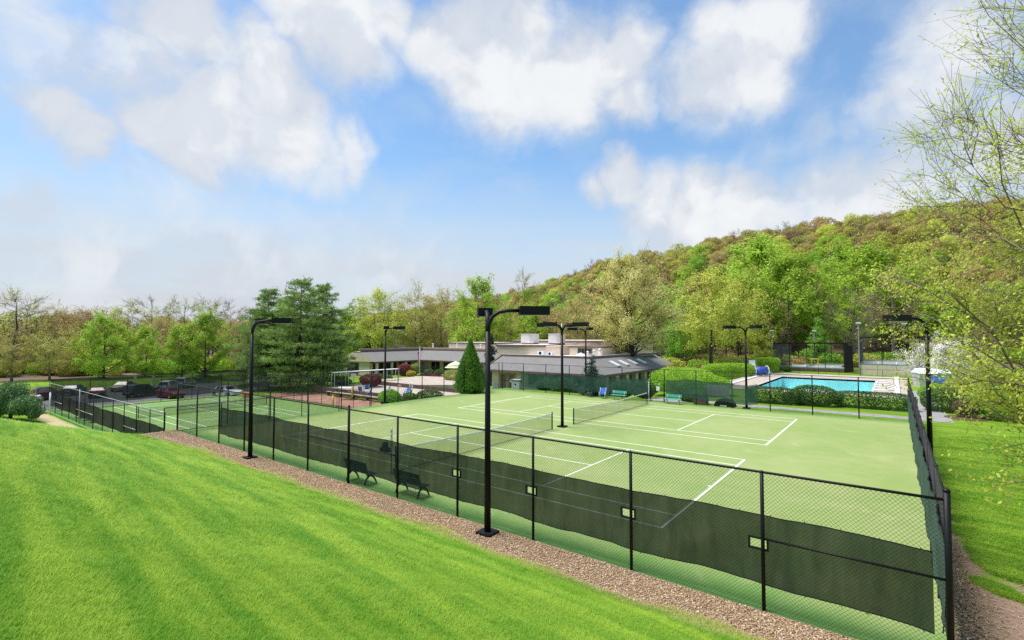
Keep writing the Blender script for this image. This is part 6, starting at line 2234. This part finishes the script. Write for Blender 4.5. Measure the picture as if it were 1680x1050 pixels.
def woods():
    keys = [('lime', 0), ('lime', 1), ('green', 0), ('yellow', 0), ('olive', 0), ('olive', 1), ('olive', 2), ('brown', 0), ('brown', 1), ('brown', 2), ('bare', 0), ('bare', 1), ('talltwig', 0), ('talltwig', 1), ('limetall', 0)]
    protos = []
    for i, (k, v) in enumerate(keys):
        if k in ('bare', 'talltwig', 'limetall'):
            wm, lm, wd, Q_, T_, bk, lf_ = KIND[k][v]
        else:
            bk, lf_ = 'bark_pale', KIND[k][v][6]
            wd, Q_, T_ = puff(500 + i, per=230 if k in ('lime', 'green', 'yellow') else 200)
        protos.append((combined(wd, Q_, T_, 'wood_kind_%d' % i), [M[bk], LEAF[lf_]]))
    pts, scl, rot, idx = [], [], [], []
    sp = 6.4
    r = np.random.default_rng(5)
    for gx in np.arange(-330, 330, sp):
        for gy in np.arange(-40, 420, sp):
            x, y = gx + r.uniform(-.45, .45) * sp, gy + r.uniform(-.45, .45) * sp
            dx, dy = x - CAM[0], y - CAM[1]
            dep = dx * FWH[0] + dy * FWH[1]
            lat = dx * RT[0] + dy * RT[1]
            if dep < 60:
                continue
            u = 840 + F_PX * lat / dep
            if u < -120 or u > 1900:
                continue
            # the near edge of the woods
            edge = np.interp(u, [-150, 60, 400, 470, 560, 760, 960, 1090, 1120, 1300, 1500, 1900], [100, 106, 118, 130, 138, 138, 126, 104, 98, 104, 106, 104])
            if dep < edge + r.uniform(0, 9):
                continue
            hz = float(hill(np.array(x), np.array(y)))
            # nothing to be seen behind the ridge or far behind the flat wood's front
            lim = np.interp(u, [-150, 400, 700, 860, 1000, 1100, 1250, 1480, 1900], [165, 175, 395, 345, 305, 284, 270, 256, 256])
            if dep > lim:
                continue
            up_h = min(1, hz / 38)
            p = np.array([.16 * (1 - up_h) + .02, .14 * (1 - up_h) + .01, .10 * (1 - up_h), .06, .14, .14, .14, .07 + .11 * up_h, .07 + .11 * up_h, .07 + .09 * up_h, .05, .04, 0, 0, 0])
            if u > 1080 and dep < edge + 24:
                p = np.array([0, 0, 0, 0, 0, 0, 0, 0, 0, 0, .12, .12, .28, .28, .2])
            if u < 420:
                p = np.array([.03, .03, .02, .03, .14, .14, .12, .12, .12, .1, .1, .1, 0, 0, 0])
            p /= p.sum()
            k = r.choice(len(keys), p=p)
            pts.append((x, y, float(gz(x, y)) - .3))
            H = r.uniform(.80, 1.12) * (1.0 if u > 420 else .92)
            wd_ = r.uniform(.85, 1.2)
            scl.append((H * wd_, H * wd_, H * r.uniform(.9, 1.08)))
            rot.append((0, 0, r.uniform(0, 6.28)))
            idx.append(k)
    scatter('woods', np.array(pts), np.array(rot), np.array(scl), np.array(idx), protos, kind='stuff', label='spring woods in olive, russet and lime covering the hillside', cat='woods')
    # undergrowth along the near edge of the woods
    up_p = []
    for i, (lf_, sd_) in enumerate((('olive', 1), ('green', 2), ('lime', 3), ('brown', 4))):
        Qb, Tb = blob_leaves(300 + sd_, (1.6, 1.6, 1.1), 1500, .26, 2.0, .3, .5)
        up_p.append((leaf_mesh('undergrowth_kind_%d' % i, Qb, Tb), LEAF[lf_]))
    n = 420
    u = r.uniform(-60, 1700, n)
    dep = np.interp(u, [-150, 60, 400, 470, 560, 760, 960, 1090, 1120, 1300, 1500, 1900], [94, 98, 108, 120, 130, 132, 116, 92, 88, 98, 104, 96]) + r.uniform(-3, 14, n)
    x = CAM[0] + dep * (FWH[0] + RT[0] * (u - 840) / F_PX)
    y = CAM[1] + dep * (FWH[1] + RT[1] * (u - 840) / F_PX)
    s = r.uniform(.5, 1.5, n)
    scatter('undergrowth', np.stack([x, y, gz(x, y) - .1], -1), np.stack([s * 0, s * 0, r.uniform(0, 6.28, n)], -1), np.stack([s * 1.2, s * 1.2, s], -1), np.where(u > 1090, r.choice([0, 3, 0, 1], n), r.integers(0, 4, n)), up_p, kind='stuff', label='low brush along the edge of the woods', cat='brush')


woods()
